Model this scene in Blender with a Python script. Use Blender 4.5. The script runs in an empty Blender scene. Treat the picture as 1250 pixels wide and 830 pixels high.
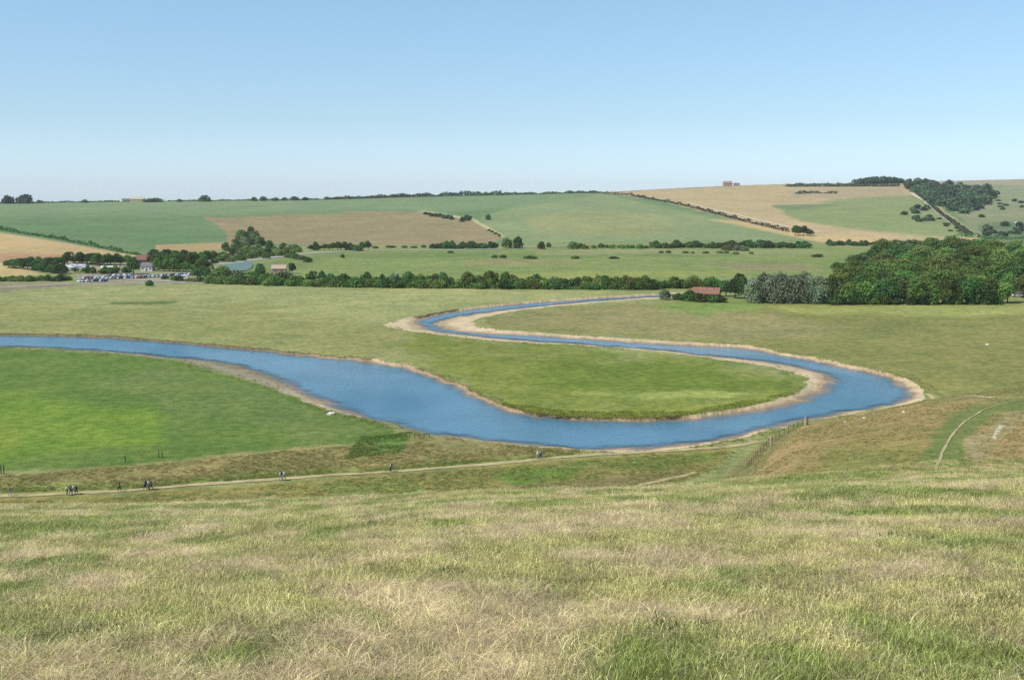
import bpy, bmesh, math, random
import numpy as np
from mathutils import Vector, Matrix

rng = np.random.default_rng(7)
random.seed(7)
scene = bpy.context.scene
COL = scene.collection
PI = math.pi

# ------------------------------------------------------------------ camera model (photo is 1250 x 830)
F, CX, CY, YH = 1340.0, 625.0, 415.0, 235.0
PITCH = math.atan((CY - YH) / F)
CP, SP = math.cos(PITCH), math.sin(PITCH)
P = -50.0            # level of the flood plain below the eye
WATER = -50.75


def ray(px, py):
    """pixel -> (u, t): X = u*Y, Z = -t*Y"""
    a = (np.asarray(px, float) - CX) / F
    b = (CY - np.asarray(py, float)) / F
    dy = CP + b * SP
    return a / dy, (SP - b * CP) / dy


def proj(X, Y, Z):
    zc = np.maximum(Y * CP - Z * SP, 1.0)
    yc = Y * SP + Z * CP
    return CX + F * X / zc, CY - F * yc / zc


def plain_pt(px, py, z=P):
    u, t = ray(px, py)
    Y = -z / t
    return u * Y, Y


# ------------------------------------------------------------------ noise
_perm = np.random.default_rng(3).random((256, 256))


def vnoise(x, y):
    xi, yi = np.floor(x).astype(np.int64), np.floor(y).astype(np.int64)
    fx, fy = x - xi, y - yi
    fx, fy = fx * fx * (3 - 2 * fx), fy * fy * (3 - 2 * fy)
    g = lambda i, j: _perm[i & 255, j & 255]
    return (g(xi, yi) * (1 - fx) + g(xi + 1, yi) * fx) * (1 - fy) + (g(xi, yi + 1) * (1 - fx) + g(xi + 1, yi + 1) * fx) * fy


def fbm(x, y, o=4):
    s, a, tot = 0, 1.0, 0
    for k in range(o):
        s = s + a * vnoise(x * 2 ** k + 17.3 * k, y * 2 ** k - 9.1 * k)
        tot += a
        a *= .5
    return s / tot


def sstep(a, b, x):
    t = np.clip((x - a) / (b - a), 0, 1)
    return t * t * (3 - 2 * t)


# ------------------------------------------------------------------ terrain height
def tab(pairs):
    a = np.array(pairs, float)
    return lambda u: np.interp(u, (a[:, 0] - CX) / F / 1.0, a[:, 1])


crest_py = tab([(-500, 622), (0, 618), (200, 616), (400, 610), (600, 602), (800, 597), (900, 591), (1000, 584), (1250, 577), (1700, 570)])
near_foot = tab([(-500, 172), (700, 170), (860, 172), (905, 190), (985, 230), (1060, 244), (1130, 258), (1250, 276), (1700, 308)])
hill_foot_py = tab([(-500, 346), (0, 339), (60, 331), (100, 319), (170, 312), (230, 308), (300, 302), (400, 300), (612, 298), (800, 296), (960, 295), (1060, 298), (1200, 300), (1700, 302)])
ridge_py = tab([(-500, 250), (0, 247.5), (130, 246), (250, 245), (400, 243), (480, 240.5), (560, 238.5), (640, 236.8), (740, 234.5), (800, 231), (880, 227), (960, 224.5), (1050, 223.5), (1110, 222), (1150, 221), (1250, 218.5), (1700, 212)])
ridge_Y = tab([(-500, 1900), (700, 2000), (880, 2300), (1150, 2600), (1250, 2900), (1700, 3000)])
Yc = 55.0


def ground_z(X, Y):
    X = np.asarray(X, float)
    Y = np.asarray(Y, float)
    u = X / np.maximum(Y, 30.0)
    # near slope
    _, tc = ray(CX, crest_py(u))
    k = 1.75 / Yc ** 2
    s = tc - 2 * 1.75 / Yc
    und = (fbm(X / 9 + 5, Y / 9 + 5, 3) - .5) * .5 * sstep(3, 14, np.abs(Y) + 0 * X)
    zn = -1.75 - s * Y - k * Y * np.abs(Y) + und
    zc = -1.75 - s * Yc - k * Yc ** 2
    Yn = near_foot(u)
    m0, m1 = -(tc + .055), np.interp(Yn, [172, 195, 230, 260], [-.15, -.16, -.20, -.24])
    tt = np.clip((Y - Yc) / (Yn - Yc), 0, 1)
    L = Yn - Yc
    h = (2 * tt ** 3 - 3 * tt ** 2 + 1) * zc + (tt ** 3 - 2 * tt ** 2 + tt) * L * m0 + (-2 * tt ** 3 + 3 * tt ** 2) * P + (tt ** 3 - tt ** 2) * L * m1
    h = h + und * (1 - tt)
    z = np.where(Y < Yc, zn, h)
    # plain roughness
    pl = sstep(0, 1, (Y - Yn) / 12)
    z = z + pl * (fbm(X / 14, Y / 22, 3) - .5) * .5
    # hills
    pf, pr, Yr = hill_foot_py(u), ridge_py(u), ridge_Y(u)
    _, tf = ray(CX, pf)
    Yf = -P / tf
    _, tr = ray(CX, pr)
    q = np.clip(np.log(np.maximum(Y, 1) / Yf) / np.log(Yr / Yf), 0, 1)
    q2 = q + .10 * np.sin(PI * q) + (fbm(u * 7 + 3, q * 3 + 1, 2) - .5) * .10 * np.sin(PI * q)
    py = pf + (pr - pf) * q2
    _, th = ray(CX, py)
    zh = -th * Y
    zr = -tr * Yr
    back = zr - .07 * (Y - Yr) - .00002 * (Y - Yr) ** 2
    far = -62 + 0 * Y
    zh = np.where(Y > Yr, np.maximum(back, far), zh)
    return np.where(Y > Yf, zh, z)


def hit(px, py, y0=60.0):
    """first ground point seen through the pixel"""
    u, t = ray(px, py)
    Ys = np.exp(np.linspace(math.log(y0), math.log(3200), 2500))
    d = ground_z(u * Ys, Ys) + t * Ys
    i = np.where(d >= 0)[0]
    i = int(i[0]) if len(i) else 2300
    Y = Ys[i]
    X = float(u * Y)
    return X, float(Y), float(ground_z(X, Y))


# ------------------------------------------------------------------ colours
def lin(r, g, b, k=1.0):
    f = lambda c: (c / 255 / 12.92 if c / 255 <= .04045 else ((c / 255 + .055) / 1.055) ** 2.4) * k
    return np.array([f(r), f(g), f(b)])


KC = .80      # sunlit picture value -> base colour


def alb(r, g, b):
    return lin(r, g, b, KC) * np.array([.94, .92, .94])


# ------------------------------------------------------------------ materials
def new_mat(name):
    m = bpy.data.materials.new(name)
    m.use_nodes = True
    nt = m.node_tree
    b = nt.nodes['Principled BSDF']
    b.inputs['Specular IOR Level'].default_value = .15
    return m, nt, b


def N(nt, kind, **kw):
    n = nt.nodes.new(kind)
    for k, v in kw.items():
        setattr(n, k, v)
    return n


def plain_mat(name, rgb, rough=.8, var=.15, scale=3.0, spec=.2, metal=0):
    m, nt, b = new_mat(name)
    tc = N(nt, 'ShaderNodeTexCoord')
    no = N(nt, 'ShaderNodeTexNoise')
    no.inputs['Scale'].default_value = scale
    no.inputs['Detail'].default_value = 4
    nt.links.new(tc.outputs['Object'], no.inputs['Vector'])
    mr = N(nt, 'ShaderNodeMapRange')
    mr.inputs[1].default_value, mr.inputs[2].default_value = .25, .75
    mr.inputs[3].default_value, mr.inputs[4].default_value = 1 - var, 1 + var
    nt.links.new(no.outputs['Fac'], mr.inputs[0])
    mx = N(nt, 'ShaderNodeVectorMath', operation='SCALE')
    mx.inputs[0].default_value = rgb
    nt.links.new(mr.outputs[0], mx.inputs['Scale'])
    nt.links.new(mx.outputs[0], b.inputs['Base Color'])
    b.inputs['Roughness'].default_value = rough
    b.inputs['Specular IOR Level'].default_value = spec
    b.inputs['Metallic'].default_value = metal
    return m


def ground_mat(name, amp=1.0, scales=(.012, .07, .45, 2.2), bump=.25):
    """base colour carried by the surface's own 'col' attribute (which plant cover grows where), broken up by world-space noise"""
    m, nt, b = new_mat(name)
    at = N(nt, 'ShaderNodeAttribute', attribute_name='col')
    tc = N(nt, 'ShaderNodeTexCoord')
    last = at.outputs['Color']
    weights = (.18, .28, .52, .62)
    for i, (s, w) in enumerate(zip(scales, weights)):
        no = N(nt, 'ShaderNodeTexNoise')
        no.inputs['Scale'].default_value = s
        no.inputs['Detail'].default_value = 5
        no.inputs['Roughness'].default_value = .62
        mp = N(nt, 'ShaderNodeMapping')
        mp.inputs['Location'].default_value = (31.7 * i, 11.3 * i, 0)
        mp.inputs['Scale'].default_value = (1, 1.0, 0.3)
        nt.links.new(tc.outputs['Object'], mp.inputs['Vector'])
        nt.links.new(mp.outputs[0], no.inputs['Vector'])
        mr = N(nt, 'ShaderNodeMapRange')
        mr.inputs[1].default_value, mr.inputs[2].default_value = .3, .7
        mr.inputs[3].default_value, mr.inputs[4].default_value = 0, 1
        nt.links.new(no.outputs['Fac'], mr.inputs[0])
        # green growth <-> straw growth
        a, c = w * amp, w * amp
        lo = (1 - .78 * a, 1 - .52 * a, 1 - .62 * a)
        hi = (1 + .74 * c, 1 + .50 * c, 1 + .62 * c)
        ml = N(nt, 'ShaderNodeMix', data_type='RGBA')
        ml.inputs[6].default_value = (*lo, 1)
        ml.inputs[7].default_value = (*hi, 1)
        nt.links.new(mr.outputs[0], ml.inputs[0])
        mu = N(nt, 'ShaderNodeMix', data_type='RGBA', blend_type='MULTIPLY')
        mu.inputs[0].default_value = 1
        nt.links.new(last, mu.inputs[6])
        nt.links.new(ml.outputs[2], mu.inputs[7])
        last = mu.outputs[2]
        if i == 2 and bump:
            bn = N(nt, 'ShaderNodeBump')
            bn.inputs['Strength'].default_value = bump
            bn.inputs['Distance'].default_value = .6
            nt.links.new(no.outputs['Fac'], bn.inputs['Height'])
            nt.links.new(bn.outputs[0], b.inputs['Normal'])
    nt.links.new(last, b.inputs['Base Color'])
    b.inputs['Roughness'].default_value = .95
    b.inputs['Specular IOR Level'].default_value = .05
    return m


def leaf_mat(name, rgb, var=.55, trans=.25, instancer=False, hue=.03, spec=.1):
    m, nt, b = new_mat(name)
    out = nt.nodes['Material Output']
    geo = N(nt, 'ShaderNodeNewGeometry')
    oi = N(nt, 'ShaderNodeObjectInfo')
    hsv = N(nt, 'ShaderNodeHueSaturation')
    mr = N(nt, 'ShaderNodeMapRange')
    mr.inputs[3].default_value, mr.inputs[4].default_value = 1 - var, 1 + var
    nt.links.new(geo.outputs['Random Per Island'], mr.inputs[0])
    mo = N(nt, 'ShaderNodeMapRange')
    mo.inputs[3].default_value, mo.inputs[4].default_value = .55, 1.5
    nt.links.new(oi.outputs['Random'], mo.inputs[0])
    mm = N(nt, 'ShaderNodeMath', operation='MULTIPLY')
    nt.links.new(mr.outputs[0], mm.inputs[0])
    nt.links.new(mo.outputs[0], mm.inputs[1])
    mh = N(nt, 'ShaderNodeMapRange')
    mh.inputs[3].default_value, mh.inputs[4].default_value = .5 - hue, .5 + hue
    nt.links.new(oi.outputs['Random'], mh.inputs[0])
    nt.links.new(mh.outputs[0], hsv.inputs['Hue'])
    nt.links.new(mm.outputs[0], hsv.inputs['Value'])
    if instancer:
        at = N(nt, 'ShaderNodeAttribute', attribute_name='tint', attribute_type='INSTANCER')
        nt.links.new(at.outputs['Color'], hsv.inputs['Color'])
    else:
        hsv.inputs['Color'].default_value = (*rgb, 1)
    nt.links.new(hsv.outputs[0], b.inputs['Base Color'])
    b.inputs['Roughness'].default_value = .6
    b.inputs['Specular IOR Level'].default_value = spec
    tr = N(nt, 'ShaderNodeBsdfTranslucent')
    nt.links.new(hsv.outputs[0], tr.inputs['Color'])
    mx = N(nt, 'ShaderNodeMixShader')
    mx.inputs[0].default_value = trans
    nt.links.new(b.outputs[0], mx.inputs[1])
    nt.links.new(tr.outputs[0], mx.inputs[2])
    nt.links.new(mx.outputs[0], out.inputs['Surface'])
    return m


# ------------------------------------------------------------------ object helpers
def tag(o, label=None, cat=None, group=None, kind=None):
    if label: o['label'] = label
    if cat: o['category'] = cat
    if group: o['group'] = group
    if kind: o['kind'] = kind
    return o


def link(name, me, parent=None):
    o = bpy.data.objects.new(name, me)
    COL.objects.link(o)
    if parent is not None:
        o.parent = parent
    return o


def empty(name, loc, rz=0, s=1.0):
    o = link(name, None)
    o.empty_display_size = .3
    o.location = loc
    o.rotation_euler = (0, 0, rz)
    o.scale = (s, s, s) if np.isscalar(s) else s
    return o


def np_mesh(name, V, faces, mat, smooth=False, attrs=None):
    """V (n,3); faces (m,k) equal-sized"""
    me = bpy.data.meshes.new(name)
    V = np.asarray(V, np.float32)
    Fc = np.asarray(faces, np.int32)
    m, k = Fc.shape
    me.vertices.add(len(V))
    me.vertices.foreach_set('co', V.ravel())
    me.loops.add(m * k)
    me.loops.foreach_set('vertex_index', Fc.ravel())
    me.polygons.add(m)
    me.polygons.foreach_set('loop_start', np.arange(0, m * k, k, dtype=np.int32))
    if smooth:
        me.polygons.foreach_set('use_smooth', np.ones(m, bool))
    for nm, (typ, arr) in (attrs or {}).items():
        a = me.attributes.new(nm, typ, 'POINT')
        if typ == 'FLOAT_COLOR':
            arr = np.concatenate([arr, np.ones((len(arr), 1))], 1)
            a.data.foreach_set('color', np.asarray(arr, np.float32).ravel())
        elif typ == 'FLOAT_VECTOR':
            a.data.foreach_set('vector', np.asarray(arr, np.float32).ravel())
        elif typ == 'INT':
            a.data.foreach_set('value', np.asarray(arr, np.int32))
        else:
            a.data.foreach_set('value', np.asarray(arr, np.float32))
    me.update(calc_edges=True)
    if mat is not None:
        me.materials.append(mat)
    return me


class MB:
    """collects simple solids into one mesh"""

    def __init__(self):
        self.bm = bmesh.new()

    def box(self, c, s, rz=0, bevel=0):
        r = bmesh.ops.create_cube(self.bm, size=1)
        M = Matrix.Translation(c) @ Matrix.Rotation(rz, 4, 'Z') @ Matrix.Diagonal((*s, 1))
        bmesh.ops.transform(self.bm, matrix=M, verts=r['verts'])
        if bevel:
            es = list({e for v in r['verts'] for e in v.link_edges})
            bmesh.ops.bevel(self.bm, geom=es, offset=bevel, segments=2, affect='EDGES')
        return self

    def cyl(self, a, b, r0, r1=None, n=8):
        a, b = Vector(a), Vector(b)
        d = b - a
        r = bmesh.ops.create_cone(self.bm, cap_ends=True, segments=n, radius1=r0, radius2=r0 if r1 is None else r1, depth=d.length)
        q = Vector((0, 0, 1)).rotation_difference(d.normalized()).to_matrix().to_4x4()
        bmesh.ops.transform(self.bm, matrix=Matrix.Translation((a + b) / 2) @ q, verts=r['verts'])
        return self

    def poly(self, pts, faces):
        vs = [self.bm.verts.new(p) for p in pts]
        for f in faces:
            self.bm.faces.new([vs[i] for i in f])
        return self

    def prism(self, prof, y0, y1, sc=1.0):
        """profile in x,z extruded along y"""
        n = len(prof)
        A = [self.bm.verts.new((x, y0, z)) for x, z in prof]
        B = [self.bm.verts.new((x, y1, z)) for x, z in prof]
        self.bm.faces.new(A)
        self.bm.faces.new(B[::-1])
        for i in range(n):
            self.bm.faces.new((A[i], B[i], B[(i + 1) % n], A[(i + 1) % n]))
        return self

    def mesh(self, name, mat, smooth=False):
        bmesh.ops.recalc_face_normals(self.bm, faces=self.bm.faces)
        me = bpy.data.meshes.new(name)
        self.bm.to_mesh(me)
        self.bm.free()
        if mat: me.materials.append(mat)
        if smooth:
            for p in me.polygons: p.use_smooth = True
        return me

    def build(self, name, mat, parent=None, smooth=False):
        return link(name, self.mesh(name, mat, smooth), parent)


def copy_tree(o, parent=None):
    c = o.copy()
    COL.objects.link(c)
    c.parent = parent
    for ch in list(o.children):
        copy_tree(ch, c)
    return c


# ------------------------------------------------------------------ river outlines
BANK1 = [(-420, 402), (-200, 405), (0, 408), (50, 409), (120, 410), (180, 414.5), (250, 420), (320, 426.5), (380, 433), (440, 438), (490, 445), (520, 453), (550, 465), (580, 480), (600, 490), (630, 500), (660, 506), (700, 509), (750, 510), (800, 509.5), (850, 507), (900, 499.5), (940, 490), (970, 482), (985, 474), (989, 466), (983, 458.5), (956, 450), (930, 446), (900, 441.5), (860, 436.5), (802, 428.5), (722, 422.5), (632, 417.5), (583, 413.5), (535, 408.5), (501, 405.5), (482, 401.5), (469.5, 397.6), (478, 393), (504, 387), (540, 380), (575, 374.5), (640, 369), (700, 364.5), (760, 361), (800, 359), (850, 356)]
BANK2 = [(-420, 417), (-200, 420), (0, 423), (60, 426), (120, 429), (180, 434.5), (220, 440), (260, 452), (300, 461), (330, 471), (360, 483), (400, 500), (430, 508), (460, 513), (490, 524), (520, 531), (560, 535), (600, 540), (660, 545.5), (720, 550), (770, 551.5), (820, 548), (870, 541.5), (900, 536), (940, 525), (985, 513), (1020, 508), (1060, 501), (1100, 495), (1128, 491), (1133, 484), (1121, 472), (1108, 464), (1080, 456), (1040, 447), (1000, 440), (960, 433), (932, 427.5), (925, 422), (880, 420), (820, 417), (760, 413), (700, 409.5), (650, 406), (600, 402.5), (580, 399), (575, 394), (580, 389), (600, 384), (640, 378), (700, 371.5), (760, 366.5), (800, 364), (850, 361)]
WAT1 = [(-420, 403), (-200, 406), (0, 409), (120, 411.2), (180, 415.7), (250, 421.5), (320, 428), (380, 434.5), (440, 439.7), (490, 447), (520, 455.5), (550, 467.5), (580, 482.5), (600, 492.5), (630, 502), (660, 507.5), (700, 510.5), (750, 512), (800, 511.7), (850, 510), (900, 504), (940, 497), (970, 490), (990, 482), (1006, 473), (1011, 465), (1003, 457), (985, 451), (956, 445.5), (930, 441.5), (900, 438), (860, 434), (800, 427.3), (720, 421.5), (650, 416.5), (580, 411), (545, 406.5), (520, 402), (507, 396.5), (506, 391.5), (520, 386.5), (545, 382), (575, 377), (640, 370.5), (700, 366), (760, 362.3), (800, 360.2), (850, 357)]
WAT2 = [(-420, 416), (-200, 419), (0, 422), (60, 424.5), (120, 427), (180, 431), (220, 435), (260, 441), (300, 450), (330, 461), (360, 475), (400, 495), (430, 505), (460, 511), (490, 523.7), (520, 530.8), (560, 534.8), (600, 539.8), (660, 545.2), (720, 549.3), (770, 549), (820, 545), (870, 539.5), (900, 534), (940, 523), (985, 511), (1020, 506), (1060, 499), (1100, 492), (1116, 487), (1120, 481), (1112, 474), (1095, 467), (1070, 458.5), (1030, 449), (1000, 443), (960, 436.5), (925, 431), (900, 430), (880, 427), (820, 421), (760, 416.5), (700, 412.5), (650, 409.5), (600, 407), (560, 404), (540, 400.5), (533, 396.5), (540, 391.5), (560, 387), (600, 380.8), (640, 376), (700, 370), (760, 365.3), (800, 363), (850, 360)]


def smooth_line(pts, it=2):
    pts = [np.array(p, float) for p in pts]
    for _ in range(it):
        q = [pts[0]]
        for a, b in zip(pts[:-1], pts[1:]):
            q += [.75 * a + .25 * b, .25 * a + .75 * b]
        q.append(pts[-1])
        pts = q
    return np.array(pts)


def wpoly(b1, b2, z, jag=0):
    pts = np.concatenate([smooth_line(b1, 1), smooth_line(b2, 1)[::-1]])
    X, Y = plain_pt(pts[:, 0], pts[:, 1], z)
    return np.stack([X, Y], 1)


# on the outer side of the bends and along the near shore the water comes close to the turf
_b2 = smooth_line(BANK2, 3)


def tighten(p):
    x, y = p
    if (840 < x < 1125 and y < 470) or (860 < x < 1105 and y > 490):
        d_ = np.hypot(_b2[:, 0] - x, _b2[:, 1] - y)
        q = _b2[d_.argmin()]
        return (x + (q[0] - x) * .65, y + (q[1] - y) * .65)
    if x < 235 or 405 < x < 480:
        d_ = np.hypot(_b2[:, 0] - x, _b2[:, 1] - y)
        q = _b2[d_.argmin()]
        return (x + (q[0] - x) * .6, y + (q[1] - y) * .6)
    return p


WAT2 = [tighten(p) for p in WAT2]
CH, WA = wpoly(BANK1, BANK2, P), wpoly(WAT1, WAT2, WATER)


def seg_dist(X, Y, poly, closed=True):
    A = poly
    B = np.roll(poly, -1, 0) if closed else poly[1:]
    if not closed: A = poly[:-1]
    d2 = np.full(X.shape, 1e12)
    for (ax, ay), (bx, by) in zip(A, B):
        dx, dy = bx - ax, by - ay
        t = np.clip(((X - ax) * dx + (Y - ay) * dy) / (dx * dx + dy * dy + 1e-9), 0, 1)
        d2 = np.minimum(d2, (X - ax - t * dx) ** 2 + (Y - ay - t * dy) ** 2)
    return np.sqrt(d2)


def inside(X, Y, poly):
    c = np.zeros(X.shape, bool)
    A, B = poly, np.roll(poly, -1, 0)
    for (ax, ay), (bx, by) in zip(A, B):
        if ay == by: continue
        c ^= ((ay > Y) != (by > Y)) & (X < (bx - ax) * (Y - ay) / (by - ay) + ax)
    return c


# ------------------------------------------------------------------ terrain grid
rows = list(np.arange(-40, 0, 4.0)) + list(np.arange(0, 60, .9)) + list(np.arange(60, 180, 1.6))
_, tA = ray(CX, np.concatenate([np.arange(603.0, 432.0, -.7), np.arange(432.0, 355.0, -.42), np.arange(355.0, 342.0, -.75)]))
rows += [y for y in (-P / tA) if y > rows[-1] + .2]
lo = math.log(rows[-1])
rows += list(np.exp(np.arange(lo + .006, math.log(3050), .0085)))
rows += list(np.exp(np.arange(math.log(3050) + .08, math.log(5400), .1)))
rows = np.array(rows)
cols = np.concatenate([np.arange(-430, -60, 9.0), np.arange(-60, 1310, 1.5), np.arange(1310, 1700, 9.0)])
ucol = (cols - CX) / F
RX = ucol[None, :] * np.hypot(rows, 42.0)[:, None]
RY = np.repeat(rows[:, None], len(cols), 1)
RZ = ground_z(RX, RY)
nr, nc = RX.shape

# river carving on the rows of the plain
dch = np.full(RX.shape, -999.0)
dwa = np.full(RX.shape, -999.0)
band = np.where((rows > 170) & (rows < 640))[0]
r0, r1 = band[0], band[-1] + 1
bx, by = RX[r0:r1], RY[r0:r1]
ja = 4.2 * (.4 + 1.2 * fbm(bx / 25, by / 25, 2))
jx = bx + (fbm(bx / 4.5, by / 4.5, 4) - .5) * ja
jy = by + (fbm(bx / 4.5 + 40, by / 4.5 + 9, 4) - .5) * ja
d = seg_dist(jx, jy, CH)
dch[r0:r1] = np.where(inside(jx, jy, CH), d, -d)
d = seg_dist(jx, jy, WA)
dwa[r0:r1] = np.where(inside(jx, jy, WA), d, -d)
inch = dch > 0
inwa = dwa > 0
frac = np.clip(dch, 0, None) / (np.clip(dch, 0, None) + np.clip(-dwa, 0, None) + 1e-6)
bedz = np.where(inwa, WATER - .12 * np.clip(dwa, 0, 12) - .0, P + (WATER - P) * frac)
RZ0 = RZ.copy()
# water covers the wet part of the channel; banks drop to it
RZ = np.where(inch | inwa, np.minimum(bedz, RZ), RZ)

PX, PY = proj(RX, RY, RZ0)

# cover colours --------------------------------------------------
colr = np.zeros((nr, nc, 3))
colr[:] = alb(146, 152, 92)


def paint(poly, rgb, soft=3.0, amt=1.0, noise=0, where=None):
    global colr
    poly = np.array(poly, float)
    x0, y0 = poly.min(0) - soft * 2
    x1, y1 = poly.max(0) + soft * 2
    m = (PX > x0) & (PX < x1) & (PY > y0) & (PY < y1) & (RY > 20)
    if where is not None: m &= where
    if not m.any(): return
    x, y = PX[m], PY[m]
    d = seg_dist(x, y, poly)
    d = np.where(inside(x, y, poly), d, -d)
    if noise:
        d = d + (fbm(RX[m] / noise, RY[m] / noise, 3) - .5) * soft * 3
    w = sstep(-soft, soft, d)[:, None] * amt
    colr[m] = colr[m] * (1 - w) + alb(*rgb) * w


uu = RX / np.maximum(RY, 30)
_, tf_ = ray(CX, hill_foot_py(uu))
is_hill = RY > (-P / tf_)
is_slope = (RY < near_foot(uu) * .985) & ~is_hill
colr[is_hill] = alb(113, 139, 90)
colr[is_slope] = alb(160, 152, 96)
big = fbm(RX / 60, RY / 90, 4)
# meadows
paint([(-500, 352), (250, 349), (820, 358), (840, 440), (500, 450), (-500, 405)], (158, 160, 100), 4)
paint([(250, 350), (780, 357), (700, 364), (480, 385), (300, 372)], (164, 166, 104), 5, noise=30)
paint([(-500, 372), (300, 374), (470, 398), (640, 420), (760, 440), (640, 460), (440, 436), (200, 412), (-500, 404)], (150, 151, 90), 10, noise=15)
paint([(520, 412), (720, 424), (900, 443), (990, 462), (960, 485), (800, 512), (640, 505), (540, 460), (500, 430)], (130, 140, 64), 15, noise=12)
paint([(680, 440), (860, 446), (960, 468), (860, 484), (700, 480), (620, 462)], (116, 132, 54), 7, noise=15)
paint([(700, 480), (800, 478), (920, 478), (900, 485), (780, 487)], (160, 168, 88), 3, noise=12)
paint([(620, 492), (700, 500), (840, 500), (980, 474), (960, 488), (800, 512), (640, 508)], (142, 152, 68), 4, noise=8)
paint([(820, 368), (900, 366), (1250, 372), (1700, 376), (1700, 490), (1150, 482), (1000, 440), (900, 421), (600, 400), (590, 388), (700, 374)], (140, 140, 78), 4)
paint([(610, 385), (760, 372), (900, 378), (1060, 400), (900, 418), (700, 404), (600, 397)], (152, 146, 92), 5, noise=20)
paint([(840, 369), (925, 366), (930, 378), (860, 384), (800, 376)], (132, 152, 76), 3, noise=15)
paint([(920, 372), (1280, 373), (1280, 384), (1000, 386)], (160, 164, 90), 3, noise=20)
paint([(1000, 425), (1250, 415), (1300, 475), (1140, 478)], (138, 138, 76), 8, noise=20)
# left green meadow
paint([(-500, 420), (0, 424), (130, 430), (220, 440), (300, 462), (400, 500), (480, 524), (492, 535), (440, 541), (330, 550), (220, 562), (100, 572), (-500, 582)], (106, 129, 59), 3, noise=10)
paint([(-200, 470), (60, 480), (180, 500), (200, 540), (0, 560), (-300, 575)], (120, 145, 56), 10, noise=25)
paint([(200, 445), (330, 480), (470, 525), (380, 545), (300, 520), (120, 470)], (114, 132, 68), 8, noise=25)
paint([(-300, 505), (-20, 508), (35, 520), (25, 550), (-300, 560)], (134, 148, 62), 7, amt=.6, noise=20)
# scrub belt by the path
paint([(-500, 585), (60, 576), (230, 560), (360, 548), (480, 538), (520, 530), (640, 544), (740, 550), (640, 562), (400, 580), (150, 600), (-500, 612)], (152, 142, 88), 3, noise=8)
paint([(0, 590), (180, 588), (330, 574), (500, 568), (700, 552), (690, 557), (500, 574), (300, 588), (100, 602), (0, 604)], (140, 150, 80), 2, noise=8)
paint([(440, 535), (500, 530), (490, 552), (420, 560)], (110, 136, 66), 4, noise=8)
paint([(-500, 612), (130, 603), (400, 584), (700, 560), (900, 545), (870, 575), (820, 592), (500, 612), (-500, 625)], (148, 142, 80), 2, noise=8)
paint([(380, 590), (500, 586), (520, 598), (420, 606)], (128, 138, 72), 4, noise=10)
paint([(600, 580), (650, 570), (720, 566), (700, 585), (630, 595)], (112, 134, 60), 4, noise=8)
paint([(560, 600), (760, 580), (860, 570), (800, 590), (640, 604)], (140, 128, 84), 3, noise=8)
paint([(700, 566), (860, 552), (890, 560), (800, 575)], (120, 134, 64), 4, noise=8)
# right spur
paint([(890, 580), (985, 516), (1130, 492), (1700, 470), (1700, 600), (890, 600)], (174, 151, 98), 2, where=is_slope | (RY < 300))
paint([(1010, 530), (1120, 515), (1200, 540), (1180, 570), (960, 580)], (166, 147, 90), 10, noise=8)
paint([(1020, 548), (1120, 540), (1130, 575), (1000, 575)], (146, 144, 78), 8, noise=8)
paint([(1122, 572), (1130, 540), (1155, 510), (1200, 492), (1290, 478), (1290, 500), (1215, 505), (1185, 530), (1172, 575)], (120, 136, 72), 6, amt=.9, noise=5)
paint([(1180, 535), (1230, 505), (1260, 505), (1215, 540), (1200, 575), (1175, 575)], (172, 158, 108), 4, noise=6)
paint([(1211, 534), (1216, 523), (1223, 516), (1226, 518), (1219, 528), (1215, 536)], (226, 216, 184), 1.0, amt=.9, noise=1.5)
paint([(880, 585), (930, 540), (980, 517), (950, 545), (915, 590)], (140, 134, 84), 3)  # shading painted into the colour along the spur's fenced left edge
# far plain
paint([(390, 318), (500, 304), (700, 300), (960, 300), (1060, 305), (1050, 336), (700, 346), (420, 345), (360, 335)], (136, 150, 84), 3)
paint([(560, 318), (700, 316), (720, 322), (580, 324)], (150, 144, 92), 2, noise=30)
paint([(860, 320), (980, 322), (1010, 330), (900, 331)], (152, 144, 98), 2, noise=30)
paint([(600, 334), (900, 330), (920, 336), (620, 341)], (150, 158, 84), 2, noise=30)
paint([(410, 310), (600, 308), (900, 309), (900, 313), (420, 316)], (124, 140, 76), 1.5, noise=30)
paint([(640, 304), (1000, 304), (1010, 310), (660, 311)], (148, 152, 96), 2, noise=30)
paint([(128, 368.5), (170, 367.5), (217, 369), (205, 371.5), (140, 371.5)], (90, 116, 56), 1.0, amt=.8, noise=9)
# hill fields
H = is_hill
paint([(-500, 240), (260, 244), (420, 242), (420, 256), (250, 262), (-500, 262)], (128, 148, 102), 4, where=H)
paint([(-300, 268), (60, 264), (260, 280), (270, 290), (200, 302), (100, 292)], (106, 134, 86), 6, where=H, noise=80)
paint([(250, 266.5), (330, 264), (470, 257.5), (512, 258), (575, 269), (614, 290), (600, 299), (420, 301), (310, 299), (190, 307), (200, 300), (278, 296), (276, 283)], (153, 140, 100), 2.0, where=H, noise=25)
paint([(330, 272), (500, 262), (560, 275), (560, 290), (400, 294)], (150, 140, 100), 6, where=H, noise=60)
paint([(190, 299), (275, 296), (280, 306), (190, 310)], (176, 156, 108), 1.2, where=H)
paint([(510, 258), (575, 269), (613, 290), (617, 288.5), (580, 267.5), (515, 256.5)], (196, 186, 136), .6, where=H)
paint([(590, 263), (640, 250), (735, 236), (800, 250), (900, 272), (985, 294), (640, 298), (618, 290), (585, 271)], (138, 154, 104), 3, where=H)
paint([(640, 262), (760, 258), (860, 275), (760, 288), (650, 285)], (150, 156, 102), 8, where=H, noise=120)
paint([(420, 242), (640, 237), (730, 236), (640, 252), (520, 258), (420, 256)], (126, 148, 102), 4, where=H)
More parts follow.
